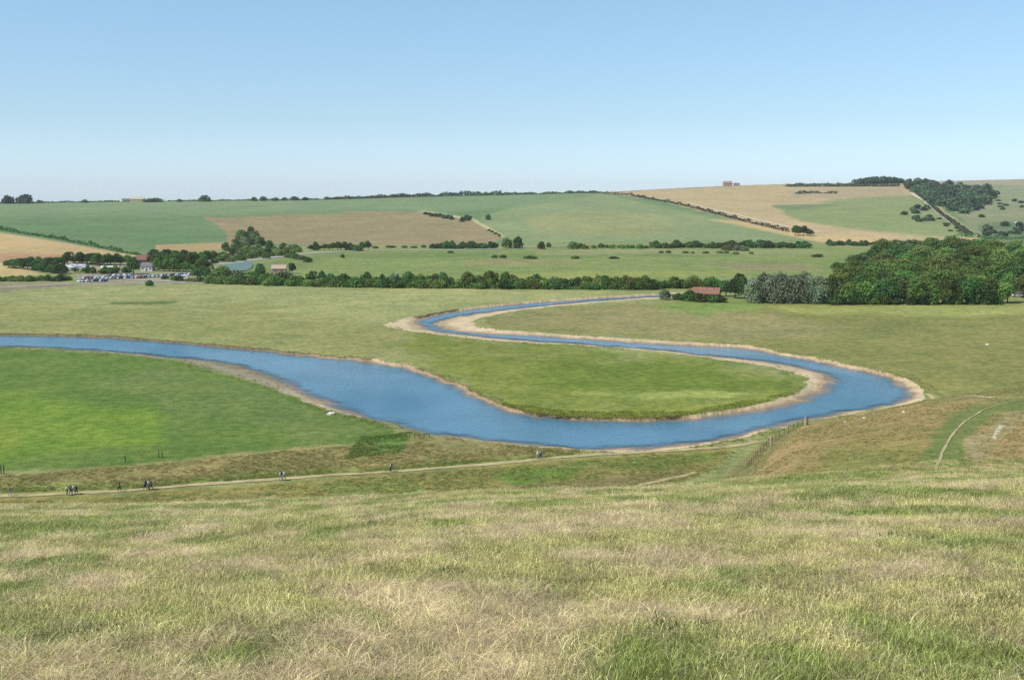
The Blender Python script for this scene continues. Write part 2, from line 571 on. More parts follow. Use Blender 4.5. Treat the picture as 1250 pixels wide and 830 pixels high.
paint([(738, 235), (800, 231), (880, 227), (960, 224), (1112, 226), (1150, 255), (1200, 292), (1190, 300), (1060, 298), (990, 290), (900, 268), (800, 244)], (188, 170, 124), 1.6, where=H, noise=25)
paint([(865, 268), (940, 272), (1000, 286), (1100, 292), (1090, 299), (1000, 296), (900, 275)], (198, 176, 122), 2, where=H)
paint([(945, 253), (990, 249), (1060, 236), (1125, 240), (1150, 262), (1190, 290), (1130, 289), (1050, 280), (980, 270)], (140, 154, 98), 3, where=H, noise=80)
paint([(960, 232), (1100, 229), (1106, 238), (1050, 243), (970, 242)], (176, 162, 122), 3, where=H, noise=80)
paint([(945, 252), (1010, 247), (1030, 252), (960, 258)], (122, 142, 96), 2, where=H, noise=80)
paint([(1116, 221), (1180, 219), (1700, 212), (1700, 300), (1210, 300), (1170, 262)], (146, 156, 114), 2, where=H)
paint([(1112, 220), (1250, 217), (1500, 213), (1500, 222), (1250, 226), (1130, 224)], (168, 160, 128), 1.5, where=H)
paint([(1170, 262), (1230, 245), (1260, 262), (1230, 285), (1190, 285)], (140, 146, 104), 5, where=H, noise=60)
paint([(1196, 276), (1260, 268), (1260, 298), (1200, 296)], (106, 128, 86), 4, where=H, noise=60)
paint([(1238, 270.5), (1246, 272), (1248, 276), (1242, 274.5)], (240, 240, 236), .5, where=H)
paint([(-300, 262), (0, 284), (70, 295), (145, 308.5), (170, 312), (148, 318), (60, 322), (-10, 340), (-400, 350)], (192, 170, 118), 1.2)
paint([(-300, 325), (0, 321), (55, 335), (0, 341), (-300, 350)], (190, 172, 116), 2)
paint([(-300, 310), (60, 310), (110, 312), (20, 320), (-300, 326)], (182, 150, 108), 2, noise=40)
paint([(-300, 347), (80, 344), (96, 349), (0, 357), (-300, 362)], (150, 142, 104), 1.5)
# village ground
paint([(90, 334), (240, 330), (238, 347), (100, 349)], (158, 152, 118), 1.5, noise=10)
paint([(56, 320), (152, 322), (150, 332), (60, 332)], (166, 160, 124), 1.5, noise=10)
paint([(255, 330), (330, 318), (420, 306), (420, 312), (350, 334), (260, 345)], (126, 142, 80), 3)
colr[is_hill] *= np.array([1.06, 1.02, 1.0])
colr *= (1 + .16 * (big - .5))[..., None]
# bed / bank colour
wide = np.where(inwa, 6, np.clip(dch, 0, None) + np.clip(-dwa, 0, None))
sandw = sstep(1.6, 3.6, wide)
far_sand = sstep(300, 330, RY) * (1 - (sstep(470, 485, PX) * (1 - sstep(391, 393, PY))) * (PX < 560)) * (PX > 455)
bend_sand = sstep(800, 860, PX) * (RY > 200)
sandw = np.maximum(sandw, .85 * np.maximum(far_sand, bend_sand))
sandw = (sandw * (.72 + .5 * (fbm(RX / 3, RY / 3, 3) - .35)))[..., None]
sandw = np.clip(sandw, 0, 1)
mud = alb(112, 98, 68)
sand = alb(232, 210, 166)
grey = alb(168, 162, 130)
left_side = sstep(300, 420, PX)[..., None]
bedc = mud * (1 - sandw) + (grey * (1 - left_side) + sand * left_side) * sandw
wet = sstep(.55, 1.0, frac)[..., None] * (~inwa)[..., None]
bedc = bedc * (1 - .35 * wet) * (1 - wet) + wet * bedc * np.array([.78, .70, .66])
bedc = np.where(inwa[..., None], bedc * np.array([.75, .68, .62]), bedc)

idx = np.arange(nr * nc).reshape(nr, nc)
quads = np.stack([idx[:-1, :-1], idx[:-1, 1:], idx[1:, 1:], idx[1:, :-1]], -1).reshape(-1, 4)
V = np.stack([RX, RY, RZ], -1).reshape(-1, 3)


def fcell(m, fn=np.any):
    s = np.stack([m[:-1, :-1], m[:-1, 1:], m[1:, 1:], m[1:, :-1]], -1)
    return fn(s, -1).ravel()


def sub_grid(name, mask, mat, V=V, C=None, extra=None):
    q = quads[mask]
    used, inv = np.unique(q, return_inverse=True)
    at = {}
    if C is not None: at['col'] = ('FLOAT_COLOR', C.reshape(-1, 3)[used])
    for k, v in (extra or {}).items(): at[k] = ('FLOAT', v.ravel()[used])
    me = np_mesh(name, V[used], inv.reshape(-1, 4), mat, True, at)
    return tag(link(name, me), kind='structure')


f_ch = fcell(inch | inwa)
f_hill = fcell(is_hill, np.all)
f_slope = fcell(is_slope, np.all) & ~f_hill
M_meadow = ground_mat('meadow_grass', 1.0)
M_slope = ground_mat('down_grass', 1.0, (.03, .2, 1.1, 6.0), .4)
M_hill = ground_mat('field_cover', .55, (.006, .03, .15, .7), .15)
M_bed = ground_mat('river_sand', .6, (.05, .3, 1.0, 4.0), .2)
sub_grid('hills', f_hill, M_hill, C=colr)
sub_grid('hillside', f_slope & ~f_ch, M_slope, C=colr)
sub_grid('ground', ~f_hill & ~f_slope & ~f_ch, M_meadow, C=colr)
sub_grid('river_bank', f_ch, M_bed, C=bedc)

# water
m, nt, b = new_mat('river_water')
out = nt.nodes['Material Output']
tc = N(nt, 'ShaderNodeTexCoord')
b.inputs['Base Color'].default_value = (.04, .15, .22, 1)
b.inputs['Roughness'].default_value = .12
b.inputs['IOR'].default_value = 1.33
b.inputs['Specular IOR Level'].default_value = .5
mp = N(nt, 'ShaderNodeMapping')
mp.inputs['Scale'].default_value = (1, .8, 1)
nt.links.new(tc.outputs['Object'], mp.inputs['Vector'])
n1 = N(nt, 'ShaderNodeTexNoise')
n1.inputs['Scale'].default_value = .9
n1.inputs['Detail'].default_value = 5
nt.links.new(mp.outputs[0], n1.inputs['Vector'])
n2 = N(nt, 'ShaderNodeTexNoise')
n2.inputs['Scale'].default_value = .03
n2.inputs['Detail'].default_value = 3
nt.links.new(mp.outputs[0], n2.inputs['Vector'])
mr = N(nt, 'ShaderNodeMapRange')
mr.inputs[1].default_value, mr.inputs[2].default_value, mr.inputs[3].default_value, mr.inputs[4].default_value = .35, .68, .18, .75
nt.links.new(n2.outputs['Fac'], mr.inputs[0])
bn = N(nt, 'ShaderNodeBump')
bn.inputs['Distance'].default_value = .5
nt.links.new(mr.outputs[0], bn.inputs['Strength'])
nt.links.new(n1.outputs['Fac'], bn.inputs['Height'])
nt.links.new(bn.outputs[0], b.inputs['Normal'])
at = N(nt, 'ShaderNodeAttribute', attribute_name='depth')
md = N(nt, 'ShaderNodeMapRange', interpolation_type='SMOOTHSTEP')
md.inputs[1].default_value, md.inputs[2].default_value, md.inputs[3].default_value, md.inputs[4].default_value = 0, 5.0, .25, 1
n3 = N(nt, 'ShaderNodeTexNoise')
n3.inputs['Scale'].default_value = .12
nt.links.new(tc.outputs['Object'], n3.inputs['Vector'])
ma = N(nt, 'ShaderNodeMath', operation='MULTIPLY_ADD')
ma.inputs[1].default_value, ma.inputs[2].default_value = 5.0, -2.5
nt.links.new(n3.outputs['Fac'], ma.inputs[0])
mb_ = N(nt, 'ShaderNodeMath', operation='ADD')
nt.links.new(at.outputs['Fac'], mb_.inputs[0])
nt.links.new(ma.outputs[0], mb_.inputs[1])
nt.links.new(mb_.outputs[0], md.inputs[0])
tp = N(nt, 'ShaderNodeBsdfTransparent')
mx = N(nt, 'ShaderNodeMixShader')
nt.links.new(md.outputs[0], mx.inputs[0])
nt.links.new(tp.outputs[0], mx.inputs[1])
nt.links.new(b.outputs[0], mx.inputs[2])
nt.links.new(mx.outputs[0], out.inputs['Surface'])
cr = N(nt, 'ShaderNodeMix', data_type='RGBA')
cr.inputs[6].default_value = (.046, .138, .190, 1)
cr.inputs[7].default_value = (.074, .180, .236, 1)
n4 = N(nt, 'ShaderNodeTexNoise')
n4.inputs['Scale'].default_value = .022
n4.inputs['Detail'].default_value = 5
n4.inputs['Distortion'].default_value = .6
nt.links.new(mp.outputs[0], n4.inputs['Vector'])
m4 = N(nt, 'ShaderNodeMapRange')
m4.inputs[1].default_value, m4.inputs[2].default_value = .34, .66
nt.links.new(n4.outputs['Fac'], m4.inputs[0])
nt.links.new(m4.outputs[0], cr.inputs[0])
nt.links.new(cr.outputs[2], b.inputs['Base Color'])
m5 = N(nt, 'ShaderNodeMapRange')
m5.inputs[1].default_value, m5.inputs[2].default_value, m5.inputs[3].default_value, m5.inputs[4].default_value = .3, .7, .32, .06
nt.links.new(n4.outputs['Fac'], m5.inputs[0])
nt.links.new(m5.outputs[0], b.inputs['Roughness'])
M_water = m
WV = V.copy()
WV[:, 2] = WATER
f_w = fcell((dwa > -1.5) & (inch | inwa))
sub_grid('river', f_w, M_water, WV, extra={'depth': np.clip(dwa, 0, 30)})

# ------------------------------------------------------------------ draped strips
def strip(name, pts, width, mat, off=.05, px=True, step=2.0, ragged=.25, kind='structure', z=None):
    if px:
        W = np.array([hit(x, y, 70)[:2] for x, y in pts])
    else:
        W = np.array(pts, float)
    W = smooth_line(W, 2)
    L = np.concatenate([[0], np.cumsum(np.hypot(*np.diff(W, axis=0).T))])
    n = max(4, int(L[-1] / step))
    s = np.linspace(0, L[-1], n)
    x, y = np.interp(s, L, W[:, 0]), np.interp(s, L, W[:, 1])
    tx, ty = np.gradient(x), np.gradient(y)
    l = np.hypot(tx, ty) + 1e-9
    nx, ny = -ty / l, tx / l
    cuts = np.linspace(-.5, .5, 5)
    VV = []
    for j, c in enumerate(cuts):
        w = width * (1 + ragged * 2 * (fbm(s / 4 + 10 * (c > 0), s * 0 + c * 7, 3) - .5) * (abs(c) == .5))
        X, Y = x + nx * c * w, y + ny * c * w
        VV.append(np.stack([X, Y, ground_z(X, Y) + off], -1))
    VV = np.stack(VV, 1).reshape(-1, 3)
    k = len(cuts)
    I = np.arange(n * k).reshape(n, k)
    q = np.stack([I[:-1, :-1], I[:-1, 1:], I[1:, 1:], I[1:, :-1]], -1).reshape(-1, 4)
    return tag(link(name, np_mesh(name, VV, q, mat, True)), kind=kind)


M_path = plain_mat('trodden_earth', alb(190, 174, 128), .95, .3, .4, .05)
M_chalk = plain_mat('chalk', alb(222, 212, 184), .95, .18, 1.2, .05)
M_road = plain_mat('road_asphalt', alb(176, 172, 158), .9, .15, .3, .1)
strip('path', [(-120, 612), (0, 605.5), (60, 604.5), (130, 600.5), (180, 597), (260, 590.5), (345, 584.5), (400, 580.5), (470, 576.5), (540, 571.5), (600, 566.5), (660, 560.5), (720, 555.5), (780, 552.5), (840, 549), (890, 545.5), (925, 540)], 1.6, M_path, .08, step=1.2, ragged=.5)
strip('path', [(768, 596), (785, 592), (800, 588.5), (818, 584.5), (838, 580), (850, 577)], 1.15, M_path, .08, step=.8, ragged=.8)
strip('track', [(1142, 574), (1147, 562), (1152, 548), (1165, 526), (1186, 508), (1215, 494.5), (1260, 487)], .34, M_path, .07, step=.8, ragged=.6)
strip('track', [(1133, 481.5), (1170, 483.5), (1212, 486.5)], 1.3, M_path, .1, step=1, ragged=.7)
strip('road', [(262, 323.5), (300, 319), (350, 312.5), (380, 309.5), (420, 307), (470, 305.5), (560, 306), (620, 303), (700, 300)], 9, M_road, .25, step=6)
strip('road', [(150, 341), (190, 343), (235, 345.5), (330, 348)], 5, M_road, .15, step=4)
strip('road', [(-200, 356), (0, 352), (80, 347), (110, 346)], 5, M_road, .15, step=4)
strip('track', [(838, 248), (880, 258), (920, 268), (1000, 284)], 5, M_chalk, .4, step=10)
strip('track', [(1112, 236), (1130, 246), (1150, 264), (1180, 284)], 5, M_chalk, .4, step=10)

# pond beside the road
m2 = plain_mat('pond_water', alb(112, 136, 118), .5, .1, .1, .15)
c = [hit(x, y) for x, y in [(270, 324), (290, 321), (308, 320), (309, 326), (303, 331), (284, 332), (272, 331)]]
pts = smooth_line([(a[0], a[1]) for a in c] + [(c[0][0], c[0][1])], 2)
pb = MB()
pb.poly([(x, y, P + .45) for x, y in pts[:-1]], [list(range(len(pts) - 1))])
tag(pb.build('pond', m2), kind='structure')

# ------------------------------------------------------------------ foliage meshes
M_leaf = leaf_mat('leaf_green', (.125, .200, .040), .36)
M_leafd = leaf_mat('leaf_dark_green', (.080, .140, .034), .36)
M_leafl = leaf_mat('leaf_light_green', (.180, .245, .055), .36)
M_willow = leaf_mat('leaf_grey_green', (.225, .265, .150), .25)
M_pale = leaf_mat('leaf_pale_olive', (.19, .235, .11), .5)
M_far = leaf_mat('leaf_far_green', (.105, .155, .070), .5)
M_hedge = leaf_mat('leaf_olive_brown', (.11, .11, .055), .4)
M_bark = plain_mat('bark', (.09, .07, .05), .95, .3, 4)


def leaf_quads(Pts, Nrm, size, r, jit=.9):
    n = len(Pts)
    nn = Nrm + r.normal(0, jit, (n, 3))
    nn /= np.linalg.norm(nn, axis=1, keepdims=True) + 1e-9
    t = np.cross(nn, r.normal(0, 1, (n, 3)))
    t /= np.linalg.norm(t, axis=1, keepdims=True) + 1e-9
    bt = np.cross(nn, t)
    s = size * r.uniform(.55, 1.35, (n, 1))
    a = r.uniform(.55, 1.0, (n, 1))
    # ragged 5-gon leaf clump
    ang = np.array([0, 1.25, 2.4, 3.7, 5.0])
    out = []
    for k in range(5):
        rr = s * r.uniform(.6, 1.1, (n, 1))
        out.append(Pts + t * np.cos(ang[k]) * rr + bt * np.sin(ang[k]) * rr * a + nn * r.normal(0, .12, (n, 1)) * s)
    VV = np.stack(out, 1).reshape(-1, 3)
    return VV, np.arange(n * 5).reshape(n, 5)


def crown_mesh(name, seed, H, W, n, leaf, mat, base=.18, lobes=11, to_ground=False):
    r = np.random.default_rng(seed)
    Ls = []
    for i in range(lobes):
        a = 2 * PI * (i + r.uniform(-.3, .3)) / max(1, lobes - 2)
        k = r.uniform(.15, .62) if i < lobes - 2 else r.uniform(0, .2)
        zz = r.uniform(.30, .68) if i < lobes - 2 else r.uniform(.62, .76)
        rad = r.uniform(.14, .33)
        Ls.append((k * W / 2 * math.cos(a) * 1.15, k * W / 2 * math.sin(a) * 1.15, (zz if not to_ground else zz * .8) * H, rad * W, r.uniform(.7, 1.0) * rad * max(H, W * .8)))
    PPs, NNs = [], []
    wts = np.array([l[3] * l[4] for l in Ls])
    wts /= wts.sum()
    for l, w in zip(Ls, wts):
        m_ = int(n * w)
        d = r.normal(0, 1, (m_, 3))
        d /= np.linalg.norm(d, axis=1, keepdims=True)
        d[:, 2] = np.where(d[:, 2] < -.55, -d[:, 2], d[:, 2])
        rad = r.uniform(.78, 1.04, (m_, 1)) ** 1.0
        bump = 1 + .16 * np.sin(d[:, :1] * 5 + seed) * np.cos(d[:, 1:2] * 6 + d[:, 2:] * 4)
        p = d * rad * bump * np.array([l[3], l[3], l[4]]) + np.array(l[:3])
        PPs.append(p)
        NNs.append(d)
    Pp, Nn = np.concatenate(PPs), np.concatenate(NNs)
    zmin = .02 * H if to_ground else base * H
    keep = Pp[:, 2] > zmin * r.uniform(.6, 1.3, len(Pp))
    Pp, Nn = Pp[keep], Nn[keep]
    if to_ground:   # skirt down to the ground
        m_ = n // 4
        a = r.uniform(0, 2 * PI, m_)
        rr = W * .5 * r.uniform(.55, .95, m_) * (1 + .2 * np.sin(3 * a + seed))
        sk = np.stack([np.cos(a) * rr, np.sin(a) * rr, r.uniform(.02, .42, m_) * H], -1)
        Pp = np.concatenate([Pp, sk])
        Nn = np.concatenate([Nn, np.stack([np.cos(a), np.sin(a), a * 0 + .4], -1)])
    VV, FF = leaf_quads(Pp, Nn, leaf, r)
    VV[:, 2] = np.maximum(VV[:, 2], .0)
    VV[:, 2] *= H / np.percentile(VV[:, 2], 99.7)
    return np_mesh(name, VV, FF, mat)


def trunk_mesh(name, seed, H, W):
    r = random.Random(seed)
    m = MB()
    r0 = H * .028
    a = Vector((0, 0, -.4))
    b_ = Vector((r.uniform(-.2, .2), r.uniform(-.2, .2), H * .3))
    c_ = Vector((r.uniform(-.5, .5), r.uniform(-.5, .5), H * .68))
    m.cyl(a, b_, r0 * 1.35, r0 * .9).cyl(b_, c_, r0 * .9, r0 * .3)
    for k in range(6):
        an = k * PI / 3 + r.uniform(-.4, .4)
        s = b_.lerp(c_, r.uniform(-.05, .6))
        e = Vector((math.cos(an) * W * r.uniform(.25, .36), math.sin(an) * W * r.uniform(.25, .36), H * r.uniform(.45, .72)))
        m.cyl(s, e, r0 * .5, r0 * .12, 6)
    return m.mesh(name, M_bark, True)


KIND = {}
for k, (H, W, n, leaf, mats, g) in dict(
        oak=(12, 12, 3600, .40, [M_leaf, M_leafd, M_leafl, M_leaf, M_leafd, M_leafl, M_leaf], False),
        willow=(12, 10, 3600, .34, [M_willow, M_willow, M_willow, M_willow], False),
        shrub=(4, 6, 900, .34, [M_leaf, M_leafd, M_leafl, M_leafd, M_leaf, M_leafl], True),
        palebush=(5, 6, 900, .34, [M_pale, M_leafl], True),
        far=(9, 11, 420, 1.0, [M_far, M_far, M_far], True)).items():
    KIND[k] = [(H, W, crown_mesh('crown', 100 + 17 * i + len(k), H, W, n, leaf, mt, base=.03 if k == 'willow' else .1, to_ground=g or k == 'willow'), None if g else trunk_mesh('trunk', i, H, W)) for i, mt in enumerate(mats)]

NAMES = dict(oak='tree', willow='willow_tree', shrub='shrub', palebush='shrub', far='distant_tree')


def plant(kind, X, Y, hm, wm, label, group=None, var=None, name=None, cat=None, sink=.1):
    vs = KIND[kind]
    H, W, crown, trunk = vs[random.randrange(len(vs)) if var is None else var % len(vs)]
    z = float(ground_z(X, Y)) - sink
    s = (wm / W * random.uniform(.92, 1.08), wm / W * random.uniform(.92, 1.08), hm / H)
    rz = random.uniform(0, 6.28)
    nm = name or NAMES[kind]
    if trunk is None:
        o = link(nm, crown)
        o.location, o.rotation_euler, o.scale = (X, Y, z), (0, 0, rz), s
    else:
        o = empty(nm, (X, Y, z), rz, s)
        link('crown', crown, o)
        link('trunk', trunk, o)
    tag(o, label, cat or ('shrub' if kind in ('shrub', 'palebush') else 'tree'), group)
    return o


def plant_px(kind, px, py, hpx, wpx, label, group=None, **kw):
    X, Y, z = hit(px, py, 170)
    return plant(kind, X, Y, hpx * Y / F, wpx * Y / F, label, group, **kw)


def row_px(kind, x0, y0, x1, y1, n, h, w, label, group, jx=.5, jy=.6, **kw):
    for i in range(n):
        t = (i + .5 + random.uniform(-jx, jx) * .7) / n
        hh = h * random.uniform(.65, 1.25)
        plant_px(kind if isinstance(kind, str) else random.choice(kind), x0 + (x1 - x0) * t, y0 + (y1 - y0) * t + random.uniform(-jy, jy), hh, w * random.uniform(.75, 1.3), label, group, **kw)


def blob_px(kind, poly, n, h, w, label, group, **kw):
    poly = np.array(poly, float)
    done = 0
    while done < n:
        x, y = random.uniform(poly[:, 0].min(), poly[:, 0].max()), random.uniform(poly[:, 1].min(), poly[:, 1].max())
        if inside(np.array([x]), np.array([y]), poly)[0]:
            hh = h * random.uniform(.7, 1.25)
            plant_px(kind if isinstance(kind, str) else random.choice(kind), x, y, hh, w * random.uniform(.75, 1.25), label, group, **kw)
            done += 1


# --- the wood on the right
def wood():
    G = 'trees of the wood on the right'
    # front row
    for x, w, h in [(922, 19, 30), (931, 22, 36), (944, 20, 33), (955, 24, 37), (966, 18, 31), (977, 24, 37), (990, 21, 33), (1001, 22, 34), (1011, 17, 28)]:
        plant_px('willow', x, 370.3 + random.uniform(-.9, .4), h, w * 1.35, 'silvery grey green willow tree at the left front edge of the wood', 'grey willows at the edge of the wood')
    for i in range(24):
        x = 1018 + i * 9.6 + random.uniform(-2, 2)
        if x > 1231: break
        plant_px('oak', x, 371.5 + random.uniform(-1.5, .5), random.uniform(24, 38), random.uniform(20, 30), 'bushy green tree in the front row of the wood, edge of the right meadow', G, var=[0, 2, 0, 1, 2, 3, 1, 1, 4, 1][i % 10])
    for i in range(14):
        x = 1016 + i * 15.5 + random.uniform(-3, 3)
        plant_px('shrub', x, 371.8, random.uniform(8, 14), random.uniform(14, 20), 'low dark shrub under the front trees of the wood', 'shrubs along the front of the wood', var=random.choice([0, 1, 3]))
    # interior
    n = 0
    Y = 525.0
    while Y < 900:
        X = 0
        # left boundary in px rises from 1000 at the front to 1065 at the back
        pxl = np.interp(Y, [500, 560, 640, 760, 900], [1000, 1025, 1042, 1062, 1090])
        x = (pxl - CX) / F * Y
        xr = (1330 - CX) / F * Y
        while x < xr:
            hm = random.choice([random.uniform(8, 11), random.uniform(10, 14), random.uniform(13, 15.5)]) * np.interp((x / Y * F + CX), [1000, 1080, 1160, 1300], [.7, .85, 1.0, 1.0])
            plant('oak', x + random.uniform(-3, 3), Y + random.uniform(-5, 5), hm, random.uniform(15, 21), 'green broadleaf tree deep in the wood, its crown seen above the front row', 'tree crowns inside the wood', var=random.choice([0, 0, 2, 2, 1, 3, 4]))
            n += 1
            x += random.uniform(14, 19)
        Y += random.uniform(24, 34)
    # trees left of the willows, behind the barn
    for x, y, h, w in [(897, 364, 24, 22), (908, 365, 27, 20), (886, 362, 20, 22), (902, 360, 26, 24)]:
        plant_px('oak', x, y, h, w, 'dark green tree between the red roofed barn and the grey willows', 'trees beside the red roofed barn', var=1)
    return n


wood()
# bushes round the barn
for x, y, h, w, k, lb in [(812, 366, 13, 16, 'palebush', 'pale olive bush at the far end of the river, left of the barn'), (827, 366.5, 9, 14, 'shrub', 'low olive bush between the pale bush and the barn'),
                          (841, 367.5, 14, 18, 'shrub', 'dark rounded bush covering the left end of the barn'), (855, 368.5, 11, 18, 'shrub', 'low dark bush before the middle of the barn'), (868, 369, 9, 18, 'shrub', 'low dark bush before the right half of the barn'),
                          (880, 369, 9, 15, 'shrub', 'low dark bush at the right gable of the barn')]:
    plant_px(k, x, y, h, w, lb, var=0 if k == 'palebush' else 1)

def hedge(pts, hpx, wpx, dens, mat, label, name='hedge', wmul=1.0, leaf=.9, rough=.5, cat='hedge', y0=200):
    """one long hedge: leaf clumps along a line on the ground"""
    W = np.array([hit(x, y, y0) for x, y in pts])
    L = np.concatenate([[0], np.cumsum(np.hypot(np.diff(W[:, 0]), np.diff(W[:, 1])))])
    n = int(L[-1] * dens)
    r = np.random.default_rng(int(abs(W[0, 0] * 13)) + n)
    s = r.uniform(0, L[-1], n)
    x, y = np.interp(s, L, W[:, 0]), np.interp(s, L, W[:, 1])
    hm = hpx * np.mean(W[:, 1]) / F
    wm = wpx * np.mean(W[:, 1]) / F
    hl = hm * np.clip(1 + rough * 3.2 * (fbm(s / 14, s * 0 + hm, 3) - .5), .12, 2.2)
    th = r.uniform(0, PI, n)
    q = r.uniform(.5, 1.02, n)
    ox, oz = np.cos(th) * wm / 2 * q, np.sin(th) * hl * q
    dirx = np.interp(s, L, np.gradient(W[:, 0], L))
    diry = np.interp(s, L, np.gradient(W[:, 1], L))
    l = np.hypot(dirx, diry) + 1e-9
    X, Y = x - diry / l * ox, y + dirx / l * ox
    Z = ground_z(X, Y) + oz - .1
    Nn = np.stack([-diry / l * np.cos(th), dirx / l * np.cos(th), np.sin(th)], -1)
    VV, FF = leaf_quads(np.stack([X, Y, Z], -1), Nn, leaf, r)
    org = np.array([W[0, 0], W[0, 1], W[0, 2]])
    o = link(name, np_mesh(name, VV - org, FF, mat))
    o.location = org
    return tag(o, label, cat)


# --- hedgerow across the plain
HG = 'shrubs of the long hedgerow across the plain'
for x0, x1, lb in [(252, 330, 'green shrub at the left end of the hedgerow, near the pond'), (330, 470, 'green shrub in the hedgerow above the wide left meadow'), (470, 640, 'green shrub in the hedgerow above the left bend of the river'), (640, 800, 'green shrub in the hedgerow just above the far reach of the river')]:
    n = int((x1 - x0) / 6.5)
    yb0 = np.interp(x0, [250, 400, 800], [346, 350.5, 354])
    yb1 = np.interp(x1, [250, 400, 800], [346, 350.5, 354])
    row_px(['shrub'], x0, yb0, x1, yb1, n, 11, 14, lb, HG, jy=.5)
    row_px(['shrub', 'shrub', 'palebush'], x0, yb0 - 2.5, x1, yb1 - 2.5, int(n * .8), 13, 15, lb, HG, jy=.8)
for x, y, h, w, lb in [(500, 350, 19, 17, 'round dark tree standing up from the hedgerow, above the left tip of the sand bend'), (542, 351, 19, 16, 'dark tree in the hedgerow right of the round tree'), (571, 351.5, 20, 20, 'light green tree tallest in the middle of the hedgerow'), (600, 351.5, 21, 20, 'olive green tree in the hedgerow left of its gap'),
                       (617, 351.5, 20, 18, 'leafy tree in the hedgerow beside the olive green tree'), (318, 344, 22, 17, 'dark green tree in the hedgerow right of the pond'), (270, 343, 18, 20, 'olive tree at the left end of the hedgerow below the pond'), (357, 334, 13, 10, 'small dark tree right of the pale pink barn'),
                       (742, 353, 14, 20, 'dark green tree in the hedgerow above the far reach'), (845, 350, 14, 14, 'dark tree in the hedgerow above the red barn roof'), (820, 350, 13, 12, 'small tree in the hedgerow left of the red barn roof'), (788, 352, 15, 12, 'dark tree where the hedgerow meets the end of the river')]:
    plant_px('oak', x, y, h, w, lb)
row_px('shrub', 770, 353, 880, 351, 15, 12, 14, 'shrub of the hedgerow behind the red roofed barn', 'hedgerow behind the barn')

hedge([(250, 346), (330, 347.8), (400, 350.3), (500, 351.5), (640, 352.6), (740, 353.4), (800, 353.6)], 7, 16, 40, M_leaf, 'long tangled hedge of low growth running through the hedgerow across the plain', leaf=.45, rough=.5)
# --- village trees
VG = 'trees round the village'
row_px('oak', 8, 326, 80, 335, 15, 12, 15, 'dark tree in the belt at the left edge below the tan field', 'tree belt below the tan field', var=1)
row_px('oak', 20, 322, 80, 326, 8, 10, 13, 'green tree in the belt at the left edge below the tan field', 'tree belt below the tan field')
row_px('oak', 82, 322, 150, 324, 13, 12, 15, 'dark tree behind the white caravans', 'trees behind the caravans', var=4)
plant_px('oak', 163, 335, 21, 21, 'big round dark green tree in front of the red brick cottage', var=1)
plant_px('oak', 121, 325, 16, 15, 'bright green round tree behind the white shed')
row_px('oak', 186, 318, 256, 322, 12, 13, 15, 'dark tree on the rise right of the red brick cottage', 'trees right of the cottage', var=1)
row_px('oak', 190, 331, 255, 332, 11, 14, 13, 'dark tree standing behind the car park', 'trees behind the car park', var=3)
row_px('shrub', 128, 317, 168, 318, 5, 6, 10, 'low scrub behind the cottage at the foot of the hill', 'scrub at the foot of the hill')
row_px('shrub', -20, 343.5, 84, 343, 17, 7, 12, 'low hedge shrub along the road at the left edge', 'hedge shrubs along the left road')
plant_px('shrub', 183, 349, 7, 11, 'single dark bush on the meadow edge before the car park', var=1)
plant_px('shrub', 76, 342, 8, 12, 'dark bush at the corner of the car park', var=1)
row_px('oak', 238, 339, 262, 343, 5, 14, 14, 'dark tree between the car park and the pond', 'trees left of the pond', var=1)
plant_px('oak', 136, 335, 9, 12, 'grey brown tree between the white shed and the parked cars', var=4)
row_px(['shrub'], 106, 334, 160, 333, 8, 8, 9, 'small bushy tree between the two levels of the car park', 'small trees inside the car park')
row_px('oak', 186, 329, 252, 328, 12, 17, 15, 'green tree in the thick belt right of the cottages', 'tree belt right of the cottages')
row_px('shrub', 200, 341, 260, 346, 7, 6, 10, 'low shrub along the right edge of the car park', 'shrubs at the right edge of the car park')
row_px('oak', 40, 330, 86, 336, 6, 9, 11, 'green tree between the tan field and the caravans', 'trees left of the caravans')
row_px('shrub', 266, 335, 312, 335.5, 7, 5, 9, 'low bush on the near shore of the pond', 'bushes on the near shore of the pond')
row_px(['oak'], 66, 322, 150, 320, 8, 9, 12, 'green tree on the slope behind the caravans and the white shed', 'trees on the slope behind the caravans')
row_px('oak', 86, 333, 128, 335, 4, 8, 9, 'small green tree standing among the caravans', 'small trees among the caravans', var=3)
# scrub mound on the hill foot
SG = 'scrubby trees climbing the mound at the hill foot'
blob_px(['shrub', 'shrub', 'palebush'], [(256, 316), (282, 297), (296, 286), (306, 285), (330, 301), (372, 305), (370, 312), (330, 316), (290, 320), (262, 322)], 95, 7.5, 11, 'dark green thorn bush on the scrubby mound above the pond', SG, name='thorn_bush')
plant_px('oak', 300, 294, 11, 9, 'dark tree at the very top of the scrub mound', var=1)
row_px('shrub', 352, 314, 378, 320, 5, 6, 10, 'dark shrub between the road and the pink barn', 'shrubs above the pink barn')
row_px(['oak', 'shrub'], 376, 306, 452, 306, 14, 9, 10, 'dark shrub along the foot of the brown field', 'shrubs at the foot of the brown field', var=1)
row_px('shrub', 455, 303, 520, 303, 6, 3.5, 8, 'low brown green shrub below the brown field', 'low shrubs below the brown field')
row_px('shrub', 526, 303.5, 606, 303, 15, 8, 10, 'dark shrub of the straight belt under the brown field corner', 'shrub belt under the brown field', var=1)
